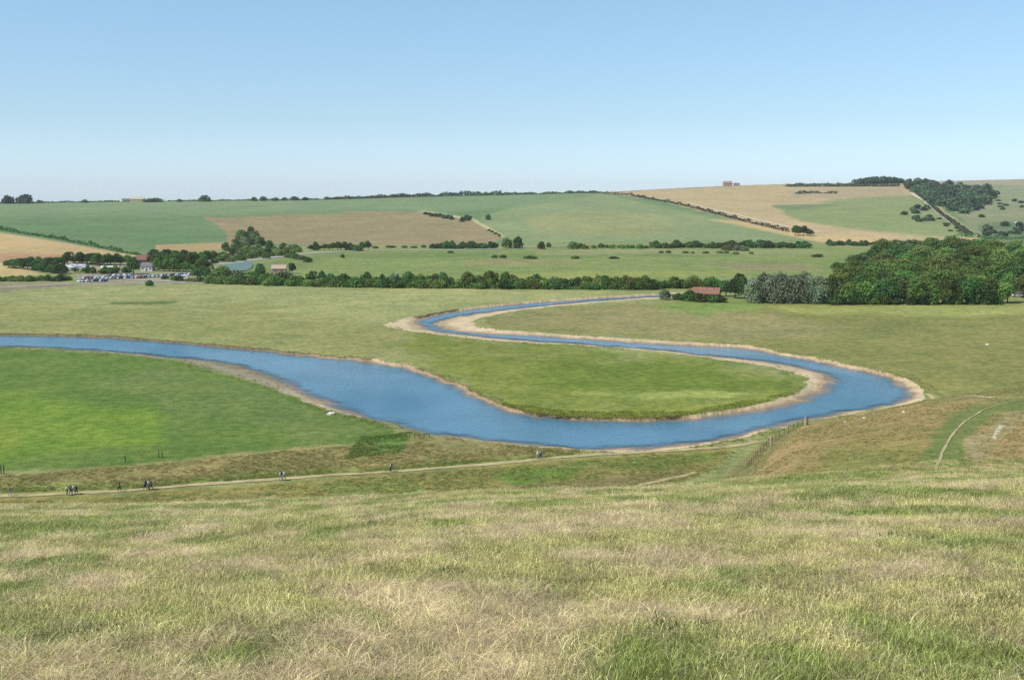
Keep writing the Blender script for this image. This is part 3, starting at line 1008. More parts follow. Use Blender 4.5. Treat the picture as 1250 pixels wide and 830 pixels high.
for x, y, h, w, lb in [(619, 303, 12, 13, 'dark tree at the corner where the brown and pale green fields meet'), (632, 303, 14, 13, 'taller dark tree right of the field corner'), (661, 304, 9, 10, 'lone shrub on the far plain right of the corner trees'), (670, 302, 6, 6, 'small bush right of the lone far shrub'),
                       (700, 304, 9, 14, 'pale thicket at the foot of the pale green hill'), (604, 315, 4, 9, 'left one of two flat bushes on the far plain'), (614, 315, 4, 9, 'right one of two flat bushes on the far plain'), (648, 316, 4, 15, 'long flat bush on the far plain'), (702, 316, 4, 11, 'flat bush on the far plain, centre'),
                       (750, 316, 3, 12, 'flat dark bush on the far plain right of centre'), (418, 315, 5, 6, 'small dark bush beside the road bend'), (550, 309, 3, 8, 'small bush just below the road')]:
    plant_px('shrub', x, y, h, w, lb, var=random.choice([0, 1]))
row_px('shrub', 705, 303.5, 790, 303, 11, 5, 9, 'low shrub dotted along the far edge of the plain', 'shrubs dotted along the far plain')
row_px('shrub', 796, 303, 985, 302.5, 34, 8, 12, 'grey green shrub of the thick belt at the hill foot', 'thick shrub belt at the hill foot', var=1)
row_px('palebush', 880, 306, 915, 306, 5, 7, 10, 'paler shrub in front of the thick belt', 'pale shrubs before the thick belt')
row_px('shrub', 800, 309, 920, 310, 9, 3, 8, 'small bush on the grass below the thick belt', 'small bushes below the thick belt')
row_px('shrub', 1008, 300, 1062, 300, 9, 6, 9, 'small dark shrub at the foot of the tan hill', 'shrubs at the foot of the tan hill', var=1)
row_px('oak', 967, 288, 992, 288, 5, 10, 10, 'dark tree of the square clump on the tan hill', 'square clump on the tan hill', var=1)
plant_px('oak', 1021, 331, 11, 14, 'lone round bush on the plain left of the wood')
plant_px('shrub', 997, 314, 4, 14, 'flat bush on the plain between the belt and the wood')
# hill trees
row_px('far', 518, 262, 552, 268, 8, 5, 8, 'dark bush in the short hedge beside the brown field track', 'bushes of the short hedge on the hill')
plant_px('far', 564, 271, 6, 8, 'dark bush at the lower end of the short hill hedge')
plant_px('far', 571, 269.5, 7, 9, 'bigger dark tree at the lower end of the short hill hedge')
plant_px('far', 596.5, 268.5, 7, 7, 'single small tree alone on the hill right of the brown field')
row_px('far', 596, 281, 612, 290, 4, 2.5, 5, 'small bush beside the pale track down the hill', 'bushes by the hill track')
# skyline
for x, h, w, lb in [(9, 10, 15, 'dark tree on the skyline at the far left edge'), (30, 11, 19, 'larger dark tree on the skyline, second from the left edge'), (49, 4, 7, 'small bush on the skyline right of the two big trees'), (250, 8, 16, 'round dark tree alone on the skyline above the green field'),
                    (104, 4, 9, 'low bush on the skyline left of the pale farm'), (192, 5, 20, 'dark clump on the skyline right of the pale farm'), (182, 4.5, 14, 'dark clump next to the pale farm on the skyline'), (219, 3.5, 7, 'small bush on the skyline left of the round tree'),
                    (310, 5, 8, 'first small tree on the skyline right of the round tree'), (322, 5.5, 9, 'second small tree on the skyline right of the round tree'), (336, 4, 10, 'third low bush on the skyline right of the round tree'), (347, 4, 8, 'low bush on the skyline above the brown field'), (360, 5, 11, 'dark clump on the skyline above the brown field'), (372, 4, 8, 'small bush on the skyline above the brown field, right')]:
    plant_px('far', x, ridge_py((x - CX) / F) + 1.4, h, w, lb)


hedge([(736, 236.5), (770, 239), (800, 244.5), (850, 255), (900, 268.5), (940, 278), (962, 283.5)], 3.2, 4, 5, M_hedge, 'long brown green hedge running diagonally down between the pale green and tan hills', rough=.6)
hedge([(-120, 262), (0, 280.5), (30, 286), (60, 290.5), (110, 300), (150, 308.5), (172, 312)], 4, 5, 6, M_leafd, 'dark hedge slanting down between the green hill and the tan field, left', rough=.7)
hedge([(-100, 248.8), (0, 248.5), (100, 247.2), (146, 246.5)], 1.8, 4, 9, M_far, 'low dark hedge along the skyline at the left', leaf=1.1, rough=.5)
hedge([(205, 246), (300, 245.2), (400, 243.8)], 1.6, 4, 9, M_far, 'low thin hedge along the skyline above the brown field', leaf=1.1)
hedge([(396, 244), (440, 242.7), (480, 241.3), (520, 240.3), (560, 239.3)], 3.6, 6, 18, M_far, 'dark tree belt along the skyline, left of the highest clump', name='tree_belt', leaf=1.2, rough=.6, cat='tree belt')
hedge([(556, 239.5), (580, 239), (612, 238.4)], 6, 7, 22, M_far, 'highest dark clump of the skyline tree belt in the middle', name='tree_belt', leaf=1.2, rough=.5, cat='tree belt')
hedge([(610, 238.4), (640, 237.6), (690, 236.4), (735, 235.6)], 2.2, 5, 14, M_far, 'thin end of the skyline tree belt towards the diagonal hedge', name='tree_belt', leaf=1.1, rough=.7, cat='tree belt')
hedge([(960, 228.2), (1000, 228), (1050, 228), (1098, 228)], 4.0, 6, 16, M_far, 'long straight dark hedge near the top of the tan hill', leaf=1.1, rough=.3)
hedge([(972, 237), (990, 236), (1022, 236.5)], 2.2, 6, 10, M_far, 'broken row of bushes below the long straight hill hedge', leaf=1.0, rough=1.2, name='bush_row', cat='bush row')
hedge([(1110, 228), (1130, 244), (1150, 262), (1185, 287)], 2.0, 6, 10, M_far, 'ragged hedge beside the pale track on the right hill', leaf=1.0, rough=1.1)
hedge([(905, 225.9), (940, 225)], 3.0, 6, 14, M_far, 'dark tree line beside the pink farmhouse on the skyline', name='tree_belt', leaf=1.1, rough=.8, cat='tree belt')
hedge([(1060, 299), (1120, 299.5), (1200, 299.5), (1260, 300.5)], 5, 12, 24, M_leaf, 'green tree belt behind the wood at the foot of the right hill', name='tree_belt', leaf=1.0, rough=.6, cat='tree belt')
hedge([(1170, 288), (1210, 292), (1262, 291)], 3.5, 12, 6, M_leafd, 'dark hedge above the wood at the right edge', leaf=1.0, rough=.8)
# woods on the far right hill
for i, x in enumerate(np.linspace(1046, 1100, 12)):
    plant_px('far', x, ridge_py((x - CX) / F) + 1.6, 5 + 4 * math.sin((i + 1) / 13 * PI), 11, 'dark tree in the copse on the highest skyline', 'copse on the highest skyline')
blob_px('far', [(1100, 224), (1130, 226), (1205, 234), (1213, 240), (1192, 262), (1176, 264), (1132, 246)], 130, 8, 13, 'dark tree in the wood on the far right hillside', 'wood on the far right hillside')
blob_px('far', [(1100, 256), (1136, 254), (1140, 270), (1104, 272)], 16, 4.5, 10, 'dark bush of the scrub patch on the right hill slope', 'scrub patch on the right hill')
blob_px('far', [(1205, 276), (1260, 272), (1260, 290), (1200, 288)], 18, 5, 10, 'bush of the scrub below the white chalk scar', 'scrub below the chalk scar')
blob_px('far', [(1130, 262), (1160, 270), (1200, 286), (1160, 284)], 6, 3, 7, 'small bush beside the lower hill track', 'bushes by the lower hill track')
blob_px('far', [(1180, 244), (1250, 240), (1250, 262), (1200, 268)], 10, 3, 7, 'small bush scattered on the far right hillside', 'bushes on the far right hillside')

# ------------------------------------------------------------------ buildings
M_red = plain_mat('red_tile', alb(150, 112, 92), .9, .3, 1.2)
M_brick = plain_mat('brick', alb(160, 98, 76), .9, .2, 3)
M_wall = plain_mat('flint_wall', alb(150, 140, 126), .9, .2, 3)
M_white = plain_mat('white_render', alb(232, 230, 224), .8, .06, 2)
M_pink = plain_mat('pale_brick', alb(196, 172, 152), .9, .12, 2)
M_glassd = plain_mat('dark_glass', (.02, .025, .03), .1, .1, 2, .5)
M_slate = plain_mat('slate', alb(130, 124, 120), .8, .15, 2)
M_wood = plain_mat('weathered_wood', alb(120, 104, 84), .9, .2, 6)
M_stone = plain_mat('pale_stone', alb(214, 196, 164), .9, .1, 1)


def house(name, loc, rz, L, D, wall_h, roof_h, mw, mr_, label, wins=4, chimney=True, hip=0.0, floors=1, door=True):
    o = empty(name, loc, rz)
    hx, hy = L / 2, D / 2
    m = MB()
    m.poly([(-hx, -hy, -.5), (hx, -hy, -.5), (hx, hy, -.5), (-hx, hy, -.5), (-hx, -hy, wall_h), (hx, -hy, wall_h), (hx, hy, wall_h), (-hx, hy, wall_h), (-hx + hip * .2, 0, wall_h + roof_h * (1 if not hip else .2)), (hx, 0, wall_h + roof_h)],
           [(0, 1, 5, 4), (1, 2, 6, 9, 5), (2, 3, 7, 6), (3, 0, 4, 8, 7), (4, 5, 9, 8), (6, 7, 8, 9)])
    m.build('wall', mw, o)
    e, t = .35, .18
    r = MB()
    zr = wall_h + roof_h + .12
    k = roof_h / hy
    ze = wall_h + .12 - k * e
    for sgn in (-1, 1):
        a = [(-hx - e, sgn * (hy + e), ze), (hx + e, sgn * (hy + e), ze), (hx + e, 0, zr), (-hx - e + hip, 0, zr)]
        b_ = [(x, y, z + t) for x, y, z in a]
        r.poly(a + b_, [(0, 1, 2, 3), (4, 5, 6, 7), (0, 1, 5, 4), (1, 2, 6, 5), (2, 3, 7, 6), (3, 0, 4, 7)])
    if hip:
        a = [(-hx - e, -hy - e, ze + .01), (-hx - e, hy + e, ze + .01), (-hx - e + hip, 0, zr + .01)]
        b_ = [(x, y, z + t) for x, y, z in a]
        r.poly(a + b_, [(0, 1, 2), (3, 4, 5), (0, 1, 4, 3), (1, 2, 5, 4), (2, 0, 3, 5)])
    ro = r.build('roof', mr_, o)
    if chimney:
        MB().box((hx * .55, 0, zr + .55), (.7, .9, 1.6)).box((hx * .55, 0, zr + 1.4), (.9, 1.1, .15)).build('chimney', M_brick, ro)
    fh = wall_h / floors
    for fl in range(floors):
        for i in range(wins):
            x = -hx + L * (i + .5) / wins
            if door and fl == 0 and i == wins // 2: continue
            w = MB()
            for dx in (-.5, .5): w.box((x + dx, -hy - .03, fl * fh + fh * .55), (.09, .1, 1.15))
            for dz in (-.55, .55): w.box((x, -hy - .035, fl * fh + fh * .55 + dz), (1.1, .1, .09))
            wo = w.build('window', M_white, o)
            MB().box((x, -hy - .01, fl * fh + fh * .55), (.9, .04, 1.02)).build('pane', M_glassd, wo)
    if door:
        x = -hx + L * (wins // 2 + .5) / wins
        MB().box((x, -hy - .03, 1.0), (.95, .08, 2.0)).box((x + .35, -hy - .09, 1.0), (.06, .06, .12)).build('door', M_wood, o)
    return tag(o, label, 'house' if 'house' in name or 'cottage' in name else 'building')


X, Y, z = hit(857, 364)
house('barn', (X, Y, z), -.32, 16.5, 7, 2.4, 2.6, M_brick, M_red, 'long red tiled barn with brick gable standing behind dark bushes at the river', 4, False, 4.5)
X, Y, z = hit(1253, 361)
house('house', (X + 1.5, Y + 6, z), .1, 13, 7.5, 4.8, 3.2, M_brick, M_red, 'red roofed house half hidden by the wood at the right edge', 4, True, 0, 2)
X, Y, z = hit(173, 327)
house('cottage', (X - 1, Y + 8, z), .25, 9, 6, 5, 3, M_brick, M_red, 'red brick cottage with chimney in the village left', 3, True, 0, 2)
X, Y, z = hit(181, 331)
house('cottage', (X, Y, z), -.1, 7.5, 5, 3.2, 2.2, M_white, M_slate, 'small white cottage in front of the red brick cottage', 3, True)
X, Y, z = hit(135, 330)
house('shed', (X, Y, z), .02, 11, 5, 1.7, .9, M_stone, M_white, 'long low shed with white roof above the car park', 5, False)
X, Y, z = hit(341, 334.5)
house('barn', (X, Y, z), .1, 8.5, 6, 3.4, 2.0, M_pink, M_pink, 'pale pink brick barn beside the hedgerow, right of the pond', 2, False)
X, Y, z = hit(168, 246.8)
house('farmhouse', (X, Y, z), .1, 22, 9, 5.0, 3.5, M_stone, M_stone, 'pale stone farm building on the left skyline', 4, True, 0, 1)
X, Y, z = hit(154, 247)
house('farm_shed', (X, Y, z), .3, 13, 8, 3.6, 2.4, M_stone, M_slate, 'small grey roofed farm shed left of the pale skyline farm', 3, False)
X, Y, z = hit(888, 227.6)
house('farmhouse', (X, Y, z), .1, 18, 9, 6, 4, M_pink, plain_mat('faded_tile', alb(176, 140, 126), .9, .2, 1), 'pink farmhouse on the skyline of the tan hill', 4, True, 0, 2)
X, Y, z = hit(899, 227.2)
house('farm_shed', (X, Y, z), -.1, 12, 8, 3.5, 2.5, M_pink, M_slate, 'low farm shed right of the pink skyline farmhouse', 3, False)

# ------------------------------------------------------------------ vehicles
M_tyre = plain_mat('tyre', (.02, .02, .02), .9)
PAINT = dict(white=plain_mat('white_paint', (.8, .8, .8), .3, .03, 1, .5), silver=plain_mat('silver_paint', (.5, .52, .54), .3, .03, 1, .5, .3), grey=plain_mat('grey_paint', (.18, .19, .2), .3, .03, 1, .5), black=plain_mat('black_paint', (.02, .02, .025), .25, .03, 1, .5),
             blue=plain_mat('blue_paint', (.03, .07, .25), .3, .03, 1, .5), red=plain_mat('red_paint', (.45, .03, .02), .3, .03, 1, .5))
wheel_me = MB().cyl((0, -.11, 0), (0, .11, 0), .32, n=14).mesh('wheel', M_tyre)


def car_meshes():
    prof = [(-2.1, .3), (-2.15, .62), (-2.05, .86), (-1.75, .95), (-1.25, 1.40), (-.6, 1.48), (.25, 1.45), (.95, .98), (1.85, .82), (2.1, .62), (2.1, .3)]
    body = MB()
    body.prism(prof, -.85, .85)
    bmesh.ops.bevel(body.bm, geom=list(body.bm.edges), offset=.05, segments=1, affect='EDGES')
    me = body.mesh('parked_car', None)
    g = MB()
    side = [(-1.55, .97), (-1.16, 1.34), (-.55, 1.40), (.22, 1.37), (.78, .98)]
    g.prism(side, -.862, .862)
    fr = [(.27, 1.405), (.90, .99), (.94, 1.02), (.31, 1.45)]
    g.prism(fr, -.7, .7)
    bk = [(-1.72, .98), (-1.28, 1.38), (-1.33, 1.41), (-1.77, 1.01)]
    g.prism(bk, -.7, .7)
    return me, g.mesh('window_glass', M_glassd)


car_me, glass_me = car_meshes()
car_by = {}
for k, mm_ in PAINT.items():
    c_ = car_me.copy()
    c_.materials.append(mm_)
    car_by[k] = c_


def car(X, Y, rz, colour, label, group):
    z = float(ground_z(X, Y)) + .05
    o = link('parked_car', car_by[colour])
    o.location, o.rotation_euler = (X, Y, z), (0, 0, rz)
    link('window_glass', glass_me, o)
    for sx in (-1.3, 1.3):
        for sy in (-.78, .78):
            w = link('wheel', wheel_me, o)
            w.location = (sx, sy, .32)
    return tag(o, label, 'car', group)


COLS = ['white', 'silver', 'white', 'grey', 'silver', 'black', 'white', 'blue', 'silver', 'white', 'red', 'grey', 'white', 'silver']
ci = 0
for (x0, y0, x1, y1, n, where) in [(98, 344.5, 128, 343.8, 8, 'nearest row of the car park'), (99, 340.5, 127, 340, 7, 'second row of the car park'), (132, 341, 176, 339.5, 11, 'middle row of the car park by the round tree'), (178, 338.6, 236, 336, 13, 'right hand row of the car park under the trees'), (134, 337.5, 160, 337, 5, 'back row of the car park')]:
    a, b2 = hit(x0, y0), hit(x1, y1)
    for i in range(n):
        t = i / (n - 1)
        cl = COLS[ci % len(COLS)]
        ci += 1
        car(a[0] + (b2[0] - a[0]) * t, a[1] + (b2[1] - a[1]) * t + random.uniform(-.4, .4), PI / 2 + random.uniform(-.35, -.1), cl, f'{cl} car parked in the {where}', f'{cl} cars in the {where}')
# right edge
X, Y, z = hit(1243, 362.5)


def caravan(X, Y, rz, label, group=None, name='caravan', L=5.6, H=2.5, cat='caravan'):
    z = float(ground_z(X, Y))
    o = empty(name, (X, Y, z), rz)
    b_ = MB().box((0, 0, .45 + (H - .45) / 2), (L, 2.2, H - .45), bevel=.22)
    b_.build('body', PAINT['white'], o)
    MB().box((0, 0, H * .68), (L * .8, 2.22, H * .2)).build('window_band', M_glassd, o)
    for sx in ((-.4, .4) if name == 'caravan' else (-L * .32, L * .32)):
        for sy in (-.95, .95):
            w = link('wheel', wheel_me, o)
            w.location = (sx, sy, .32)
    if name == 'caravan':
        MB().cyl((L / 2 - .1, .5, .5), (L / 2 + 1.1, 0, .5), .05).cyl((L / 2 - .1, -.5, .5), (L / 2 + 1.1, 0, .5), .05).build('tow_bar', M_tyre, o)
    return tag(o, label, cat, group)


caravan(X, Y, .05, 'white van parked before the red roofed house at the right edge', name='van', L=6.5, H=2.2, cat='van')
for i, (x, y) in enumerate([(64, 326), (71, 325.5), (78, 328), (84, 329), (90, 327), (96, 328.6), (101, 327.2), (106, 330), (88, 330.4), (75, 330.6)]):
    X, Y, z = hit(x, y)
    caravan(X, Y, random.uniform(-.3, .3), 'white caravan parked among the trees above the car park', 'white caravans above the car park')
X, Y, z = hit(221, 341.5)
caravan(X, Y, .04, 'white coach parked alone at the right end of the car park', name='coach', L=8.5, H=2.7, cat='coach')

# ------------------------------------------------------------------ fences, posts, stones
def fence(pts, label, h=1.15, gap=2.6, rails=2):
    W = [hit(x, y, 90) for x, y in pts]
    W = np.array(W)
    L = np.concatenate([[0], np.cumsum(np.hypot(np.diff(W[:, 0]), np.diff(W[:, 1])))])
    n = max(2, int(L[-1] / gap) + 1)
    s = np.linspace(0, L[-1], n)
    o = empty('fence', W[0])
    prev = None
    for i in range(n):
        x, y = np.interp(s[i], L, W[:, 0]), np.interp(s[i], L, W[:, 1])
        q = Vector((x, y, float(ground_z(x, y)))) - Vector(W[0])
        hh = h * random.uniform(.93, 1.1)
        MB().box(q + Vector((0, 0, hh / 2 - .1)), (.11, .11, hh + .2), random.uniform(-.2, .2)).build('post', M_wood, o)
        if prev is not None:
            for k in range(rails):
                zz = h * (.45 + .45 * k)
                MB().cyl(prev + Vector((0, 0, zz)), q + Vector((0, 0, zz)), .022, n=5).build('wire', M_wood, o)
        prev = q
    return tag(o, label, 'fence')


fence([(985, 517), (965, 526), (950, 534), (940, 541), (925, 556), (912, 572)], 'wooden post and wire fence running down the bank beside the river')
for x, y, h, lb in [(985.5, 519, 2.0, 'tall grey post at the top end of the bank fence'), (940.5, 544, 1.9, 'pale thick post halfway along the bank fence'), (983, 519, 1.7, 'short pale post beside the tall fence post')]:
    X, Y, z = hit(x, y, 90)
    tag(MB().cyl((0, 0, -.3), (0, 0, h), .17, .15, 8).cyl((0, 0, h), (0, 0, h + .08), .15, .05, 8).build('fence_post', M_wood if 'grey' in lb else M_stone), lb, 'post').location = (X, Y, z)
for x, y, h, lb in [(1.5, 579, 1.6, 'left one of the two dark posts on the green meadow at the left edge'), (5, 579, 1.6, 'right one of the two dark posts on the green meadow at the left edge'), (153, 564, 1.2, 'dark post on the scrubby edge of the green meadow'), (194, 559, 1.4, 'dark post left of the brown scrub belt'), (198, 559, 1.3, 'second dark post just right of another at the brown scrub')]:
    X, Y, z = hit(x, y, 150)
    tag(MB().box((0, 0, h / 2 - .1), (.13, .13, h + .2)).cyl((0, 0, h), (0, 0, h + .1), .09, .03, 6).build('post', plain_mat('dark_wood', (.05, .045, .035), .9)), lb, 'post').location = (X, Y, z)
# old timber frame in the shallow water and landing rail by the bank
for x0, y0, x1, y1, lb in [(500, 534.5, 524, 534.0, 'old low grey timber rail on the near river bank')]:
    a, b2 = hit(x0, y0), hit(x1, y1)
    o = empty('timber_rail', a)
    d_ = Vector(b2) - Vector(a)
    for i in range(5):
        MB().box(d_ * (i / 4) + Vector((0, 0, .3)), (.16, .16, .9)).build('post', M_wood, o)
    MB().cyl(Vector((0, 0, .6)), d_ + Vector((0, 0, .6)), .07, n=6).build('rail', M_wood, o)
    tag(o, lb, 'rail')


def stone(x, y, size, mat, label, group=None, y0=90):
    X, Y, z = hit(x, y, y0)
    bm = bmesh.new()
    bmesh.ops.create_icosphere(bm, subdivisions=2, radius=1)
    for v in bm.verts:
        v.co *= random.uniform(.8, 1.12)
        v.co.z *= .55
    me = bpy.data.meshes.new('stone')
    bm.to_mesh(me)
    bm.free()
    me.materials.append(mat)
    o = link('chalk_stone', me)
    o.location = (X, Y, z + size * .1)
    o.scale = (size * 1.3, size, size)
    o.rotation_euler = (0, 0, random.uniform(0, 6))
    tag(o, label, 'stone', group)


M_chalkw = plain_mat('white_chalk', alb(236, 230, 216), .9, .1, 2)
for x, y, s, lb in [(1031, 515.5, .28, 'left chalk lump of three on the brown slope by the river'), (1041, 515, .25, 'middle chalk lump of three on the brown slope by the river'), (1055, 510.5, .3, 'right chalk lump of three on the brown slope by the river'), (1103, 503, .3, 'lone chalk lump near the sandy river bend'), (1205, 421, .6, 'pale stone lying on the right meadow'), (404, 505.5, .9, 'pale pink chalk lump on the left river bank')]:
    stone(x, y, s, M_chalkw, lb)
stone(1060, 718, .035, M_chalkw, 'left small white stone in the foreground grass', y0=5)
stone(1131, 718, .05, M_chalkw, 'right small white stone in the foreground grass', y0=5)

# ------------------------------------------------------------------ people
M_skin = plain_mat('skin', (.45, .27, .19), .6, .05)
M_hair = plain_mat('hair', (.03, .02, .015), .7, .2)
CLOTH = {k: plain_mat(k + '_cloth', v, .9, .08, 4) for k, v in dict(white=(.86, .86, .86), grey=(.3, .3, .31), black=(.02, .02, .025), navy=(.025, .035, .09), blue=(.10, .2, .42), brown=(.14, .09, .06), beige=(.45, .38, .28), red=(.4, .05, .04)).items()}


def skin_mesh(name, verts, edges, radii, mat, sub=2):
    me = bpy.data.meshes.new(name)
    me.from_pydata(verts, edges, [])
    o = bpy.data.objects.new(name, me)
    COL.objects.link(o)
    o.modifiers.new('skin', 'SKIN')
    if not me.skin_vertices:
        me.skin_vertices.new()
    for sv, r in zip(me.skin_vertices[0].data, radii):
        sv.radius = r if isinstance(r, tuple) else (r, r)
    me.skin_vertices[0].data[0].use_root = True
    s = o.modifiers.new('sub', 'SUBSURF')
    s.levels = s.render_levels = sub
    dg = bpy.context.evaluated_depsgraph_get()
    out = bpy.data.meshes.new_from_object(o.evaluated_get(dg))
    out.name = name
    bpy.data.objects.remove(o)
    out.materials.clear()
    out.materials.append(mat)
    for p in out.polygons: p.use_smooth = True
    return out


def body_pts(st):
    """walking pose; st = stride"""
    p = dict(pel=(0, 0, .95), wai=(0, 0, 1.1), che=(0, .01, 1.32), nek=(0, .02, 1.48), hea=(0, .04, 1.6), top=(0, .03, 1.72))
    for s, sg in (('l', -1), ('r', 1)):
        k = sg * st
        p[s + 'hip'] = (sg * .1, 0, .9)
        p[s + 'kne'] = (sg * .11, .22 * k + .04, .5)
        p[s + 'ank'] = (sg * .11, .36 * k - .03, .08 + (.06 if k < 0 else 0))
        p[s + 'toe'] = (sg * .12, .36 * k + .15, .03)
        p[s + 'sho'] = (sg * .17, .0, 1.42)
        p[s + 'elb'] = (sg * .24, -.15 * k, 1.15)
        p[s + 'wri'] = (sg * .24, -.22 * k + .1, .93)
        p[s + 'han'] = (sg * .235, -.24 * k + .15, .84)
    return p


RAD = dict(pel=(.15, .11), wai=(.13, .1), che=(.16, .11), nek=.055, hea=(.075, .095), top=(.06, .075), hip=.085, kne=.058, ank=.042, toe=.035, sho=.06, elb=.042, wri=.03, han=(.03, .042))
EDG = [('pel', 'wai'), ('wai', 'che'), ('che', 'nek'), ('nek', 'hea'), ('hea', 'top')] + [e for s in 'lr' for e in [('pel', s + 'hip'), (s + 'hip', s + 'kne'), (s + 'kne', s + 'ank'), (s + 'ank', s + 'toe'), ('che', s + 'sho'), (s + 'sho', s + 'elb'), (s + 'elb', s + 'wri'), (s + 'wri', s + 'han')]]


def sub_skin(name, p, keys, edges, grow, mat):
    ks = list(keys)
    rad = []
    for k in ks:
        r = RAD.get(k, RAD.get(k[1:]))
        rad.append(tuple(x + grow for x in r) if isinstance(r, tuple) else r + grow)
    return skin_mesh(name, [p[k] for k in ks], [(ks.index(a), ks.index(b)) for a, b in edges if a in ks and b in ks], rad, mat)


POSE = {}
for st in (.9, -.7, .25):
    p = body_pts(st)
    p2 = dict(p)
    for s in 'lr':
        p2[s + 'elb'] = tuple(np.array(p[s + 'sho']) * .25 + np.array(p[s + 'elb']) * .75)
    POSE[st] = (sub_skin('body', p, ['pel'] + [k for k in p if k != 'pel'], EDG, 0, M_skin),
                sub_skin('shirt', p2, ['wai', 'che', 'pel', 'lsho', 'lelb', 'rsho', 'relb'], EDG, .022, None),
                sub_skin('trousers', p, ['pel', 'lhip', 'lkne', 'lank', 'rhip', 'rkne', 'rank'], EDG, .02, None),
                skin_mesh('hair', [(0, .03, 1.66), (0, .0, 1.73), (0, -.06, 1.62)], [(0, 1), (0, 2)], [(.085, .095), (.06, .07), (.05, .05)], M_hair, 1))
pack_me = {}
for k in ('black', 'grey', 'red', 'blue'):
    m = MB().box((0, -.2, 1.25), (.3, .2, .45), bevel=.06).box((0, -.31, 1.17), (.22, .08, .22), bevel=.03)
    for sx in (-.1, .1): m.box((sx, -.02, 1.36), (.05, .32, .26), bevel=.01)
    pack_me[k] = m.mesh('backpack', CLOTH[k])
_cm = {}


def person(px, py, dirx, pose, top, bottom, label, pack=None, group=None, s=1.0, hat=None):
    X, Y, z = hit(px, py, 150)
    o = empty('person', (X, Y, z + .08), dirx, s)
    b_, sh, tr_, ha = POSE[pose]
    link('body', b_, o)
    for nm, me, c_ in (('shirt', sh, top), ('trousers', tr_, bottom)):
        if (nm, pose, c_) not in _cm:
            q = me.copy()
            q.materials.clear()
            q.materials.append(CLOTH[c_])
            _cm[(nm, pose, c_)] = q
        link(nm, _cm[(nm, pose, c_)], o)
    if hat:
        MB().cyl((0, .04, 1.70), (0, .04, 1.80), .11, .09, 10).cyl((0, .05, 1.69), (0, .05, 1.71), .19, .19, 12).build('hat', CLOTH[hat], o)
    else:
        link('hair', ha, o)
    if pack: link('backpack', pack_me[pack], o)
    tag(o, label, 'person', group)


RT, LF = -PI / 2, PI / 2
person(12, 606, RT, .9, 'grey', 'grey', 'person in grey walking alone on the path at the left edge')
person(82, 605, RT, .25, 'white', 'black', 'person in white shirt and black trousers, left in the group of four on the path')
person(86.5, 604.5, RT, .9, 'grey', 'navy', 'person in grey top with black backpack, second in the group of four', 'black')
person(90, 604, RT, -.7, 'white', 'grey', 'person in white top and grey trousers, third in the group of four')
person(93.5, 604, RT, .9, 'black', 'black', 'person all in black with grey backpack, right in the group of four', 'grey')
person(146, 600.5, LF, -.7, 'navy', 'black', 'person in dark navy clothes walking alone between two groups on the path')
person(177.5, 598.5, LF, .9, 'blue', 'black', 'person in blue top, left in the trio on the path', 'black')
person(181.5, 598.3, LF, .25, 'white', 'brown', 'person in white shirt and brown trousers, middle of the trio on the path')
person(184.5, 598.3, LF, -.7, 'black', 'navy', 'person in black top and navy trousers, right in the trio on the path')
person(342.5, 587, LF, .9, 'white', 'grey', 'person in white top with black backpack, left of the pair on the path', 'black')
person(346.8, 586.7, LF, -.7, 'white', 'beige', 'person in white top and beige trousers, right of the pair on the path')
person(477, 576.8, LF, .25, 'white', 'black', 'person in white shirt and black trousers alone on the middle of the path', 'black')
person(656, 561, LF, -.7, 'white', 'grey', 'person in white top and grey trousers far along the path near the river', hat='beige')
person(660, 560.8, LF, .9, 'grey', 'navy', 'person in grey top with blue backpack far along the path near the river', 'blue')

# ------------------------------------------------------------------ grass (stuff)
def blades(name, seed, n, R, Hm, lean, wid, mat, seedhead=0, segs=3):
    r = np.random.default_rng(seed)
    VV, FF = [], []
    k = 0
    for i in range(n):
        a, rr = r.uniform(0, 2 * PI), R * math.sqrt(r.uniform())
        b0 = np.array([rr * math.cos(a), rr * math.sin(a), -.02])
        h = Hm * r.uniform(.45, 1.15)
        da = r.uniform(0, 2 * PI)
        ln = lean * r.uniform(.3, 1.4)
        dv = np.array([math.cos(da), math.sin(da), 0])
        sd = np.array([-math.sin(da + r.uniform(-1, 1)), math.cos(da), 0])
        w = wid * r.uniform(.6, 1.3)
        pr = []
        for s in range(segs + 1):
            t = s / segs
            c_ = b0 + dv * h * ln * t ** 1.7 + np.array([0, 0, h * (t - .32 * ln * t ** 2.2 * min(1, ln))])
            ww = w * (1 - t) ** .7 + .0004
            if seedhead and t > .7: ww = w * seedhead
            pr += [c_ - sd * ww, c_ + sd * ww]
        VV += pr
        for s in range(segs):
            j = k + 2 * s
            FF.append((j, j + 1, j + 3, j + 2))
        k += 2 * (segs + 1)
    return bpy.data.objects.new(name, np_mesh(name, np.array(VV), np.array(FF), mat))


M_blade = leaf_mat('grass_blade', (0, 0, 0), .6, .35, True, .012, .12)
vars_near = bpy.data.collections.new('grass_kinds')
for i in range(4): vars_near.objects.link(blades(f'a{i}_green', i, 90, .20, .085, .7, .0034, M_blade))
for i in range(4): vars_near.objects.link(blades(f'b{i}_straw', 20 + i, 80, .22, .125, .7, .0022, M_blade, 1.3))
for i in range(3): vars_near.objects.link(blades(f'c{i}_flat', 40 + i, 80, .26, .16, 1.9, .0022, M_blade))
for i in range(2): vars_near.objects.link(blades(f'd{i}_tall', 60 + i, 7, .2, .22, .45, .0012, M_blade, 1.8, 4))
vars_far = bpy.data.collections.new('tussock_kinds')
for i in range(4): vars_far.objects.link(blades(f'e{i}_tussock', 80 + i, 46, .6, .34, .9, .024, M_blade))


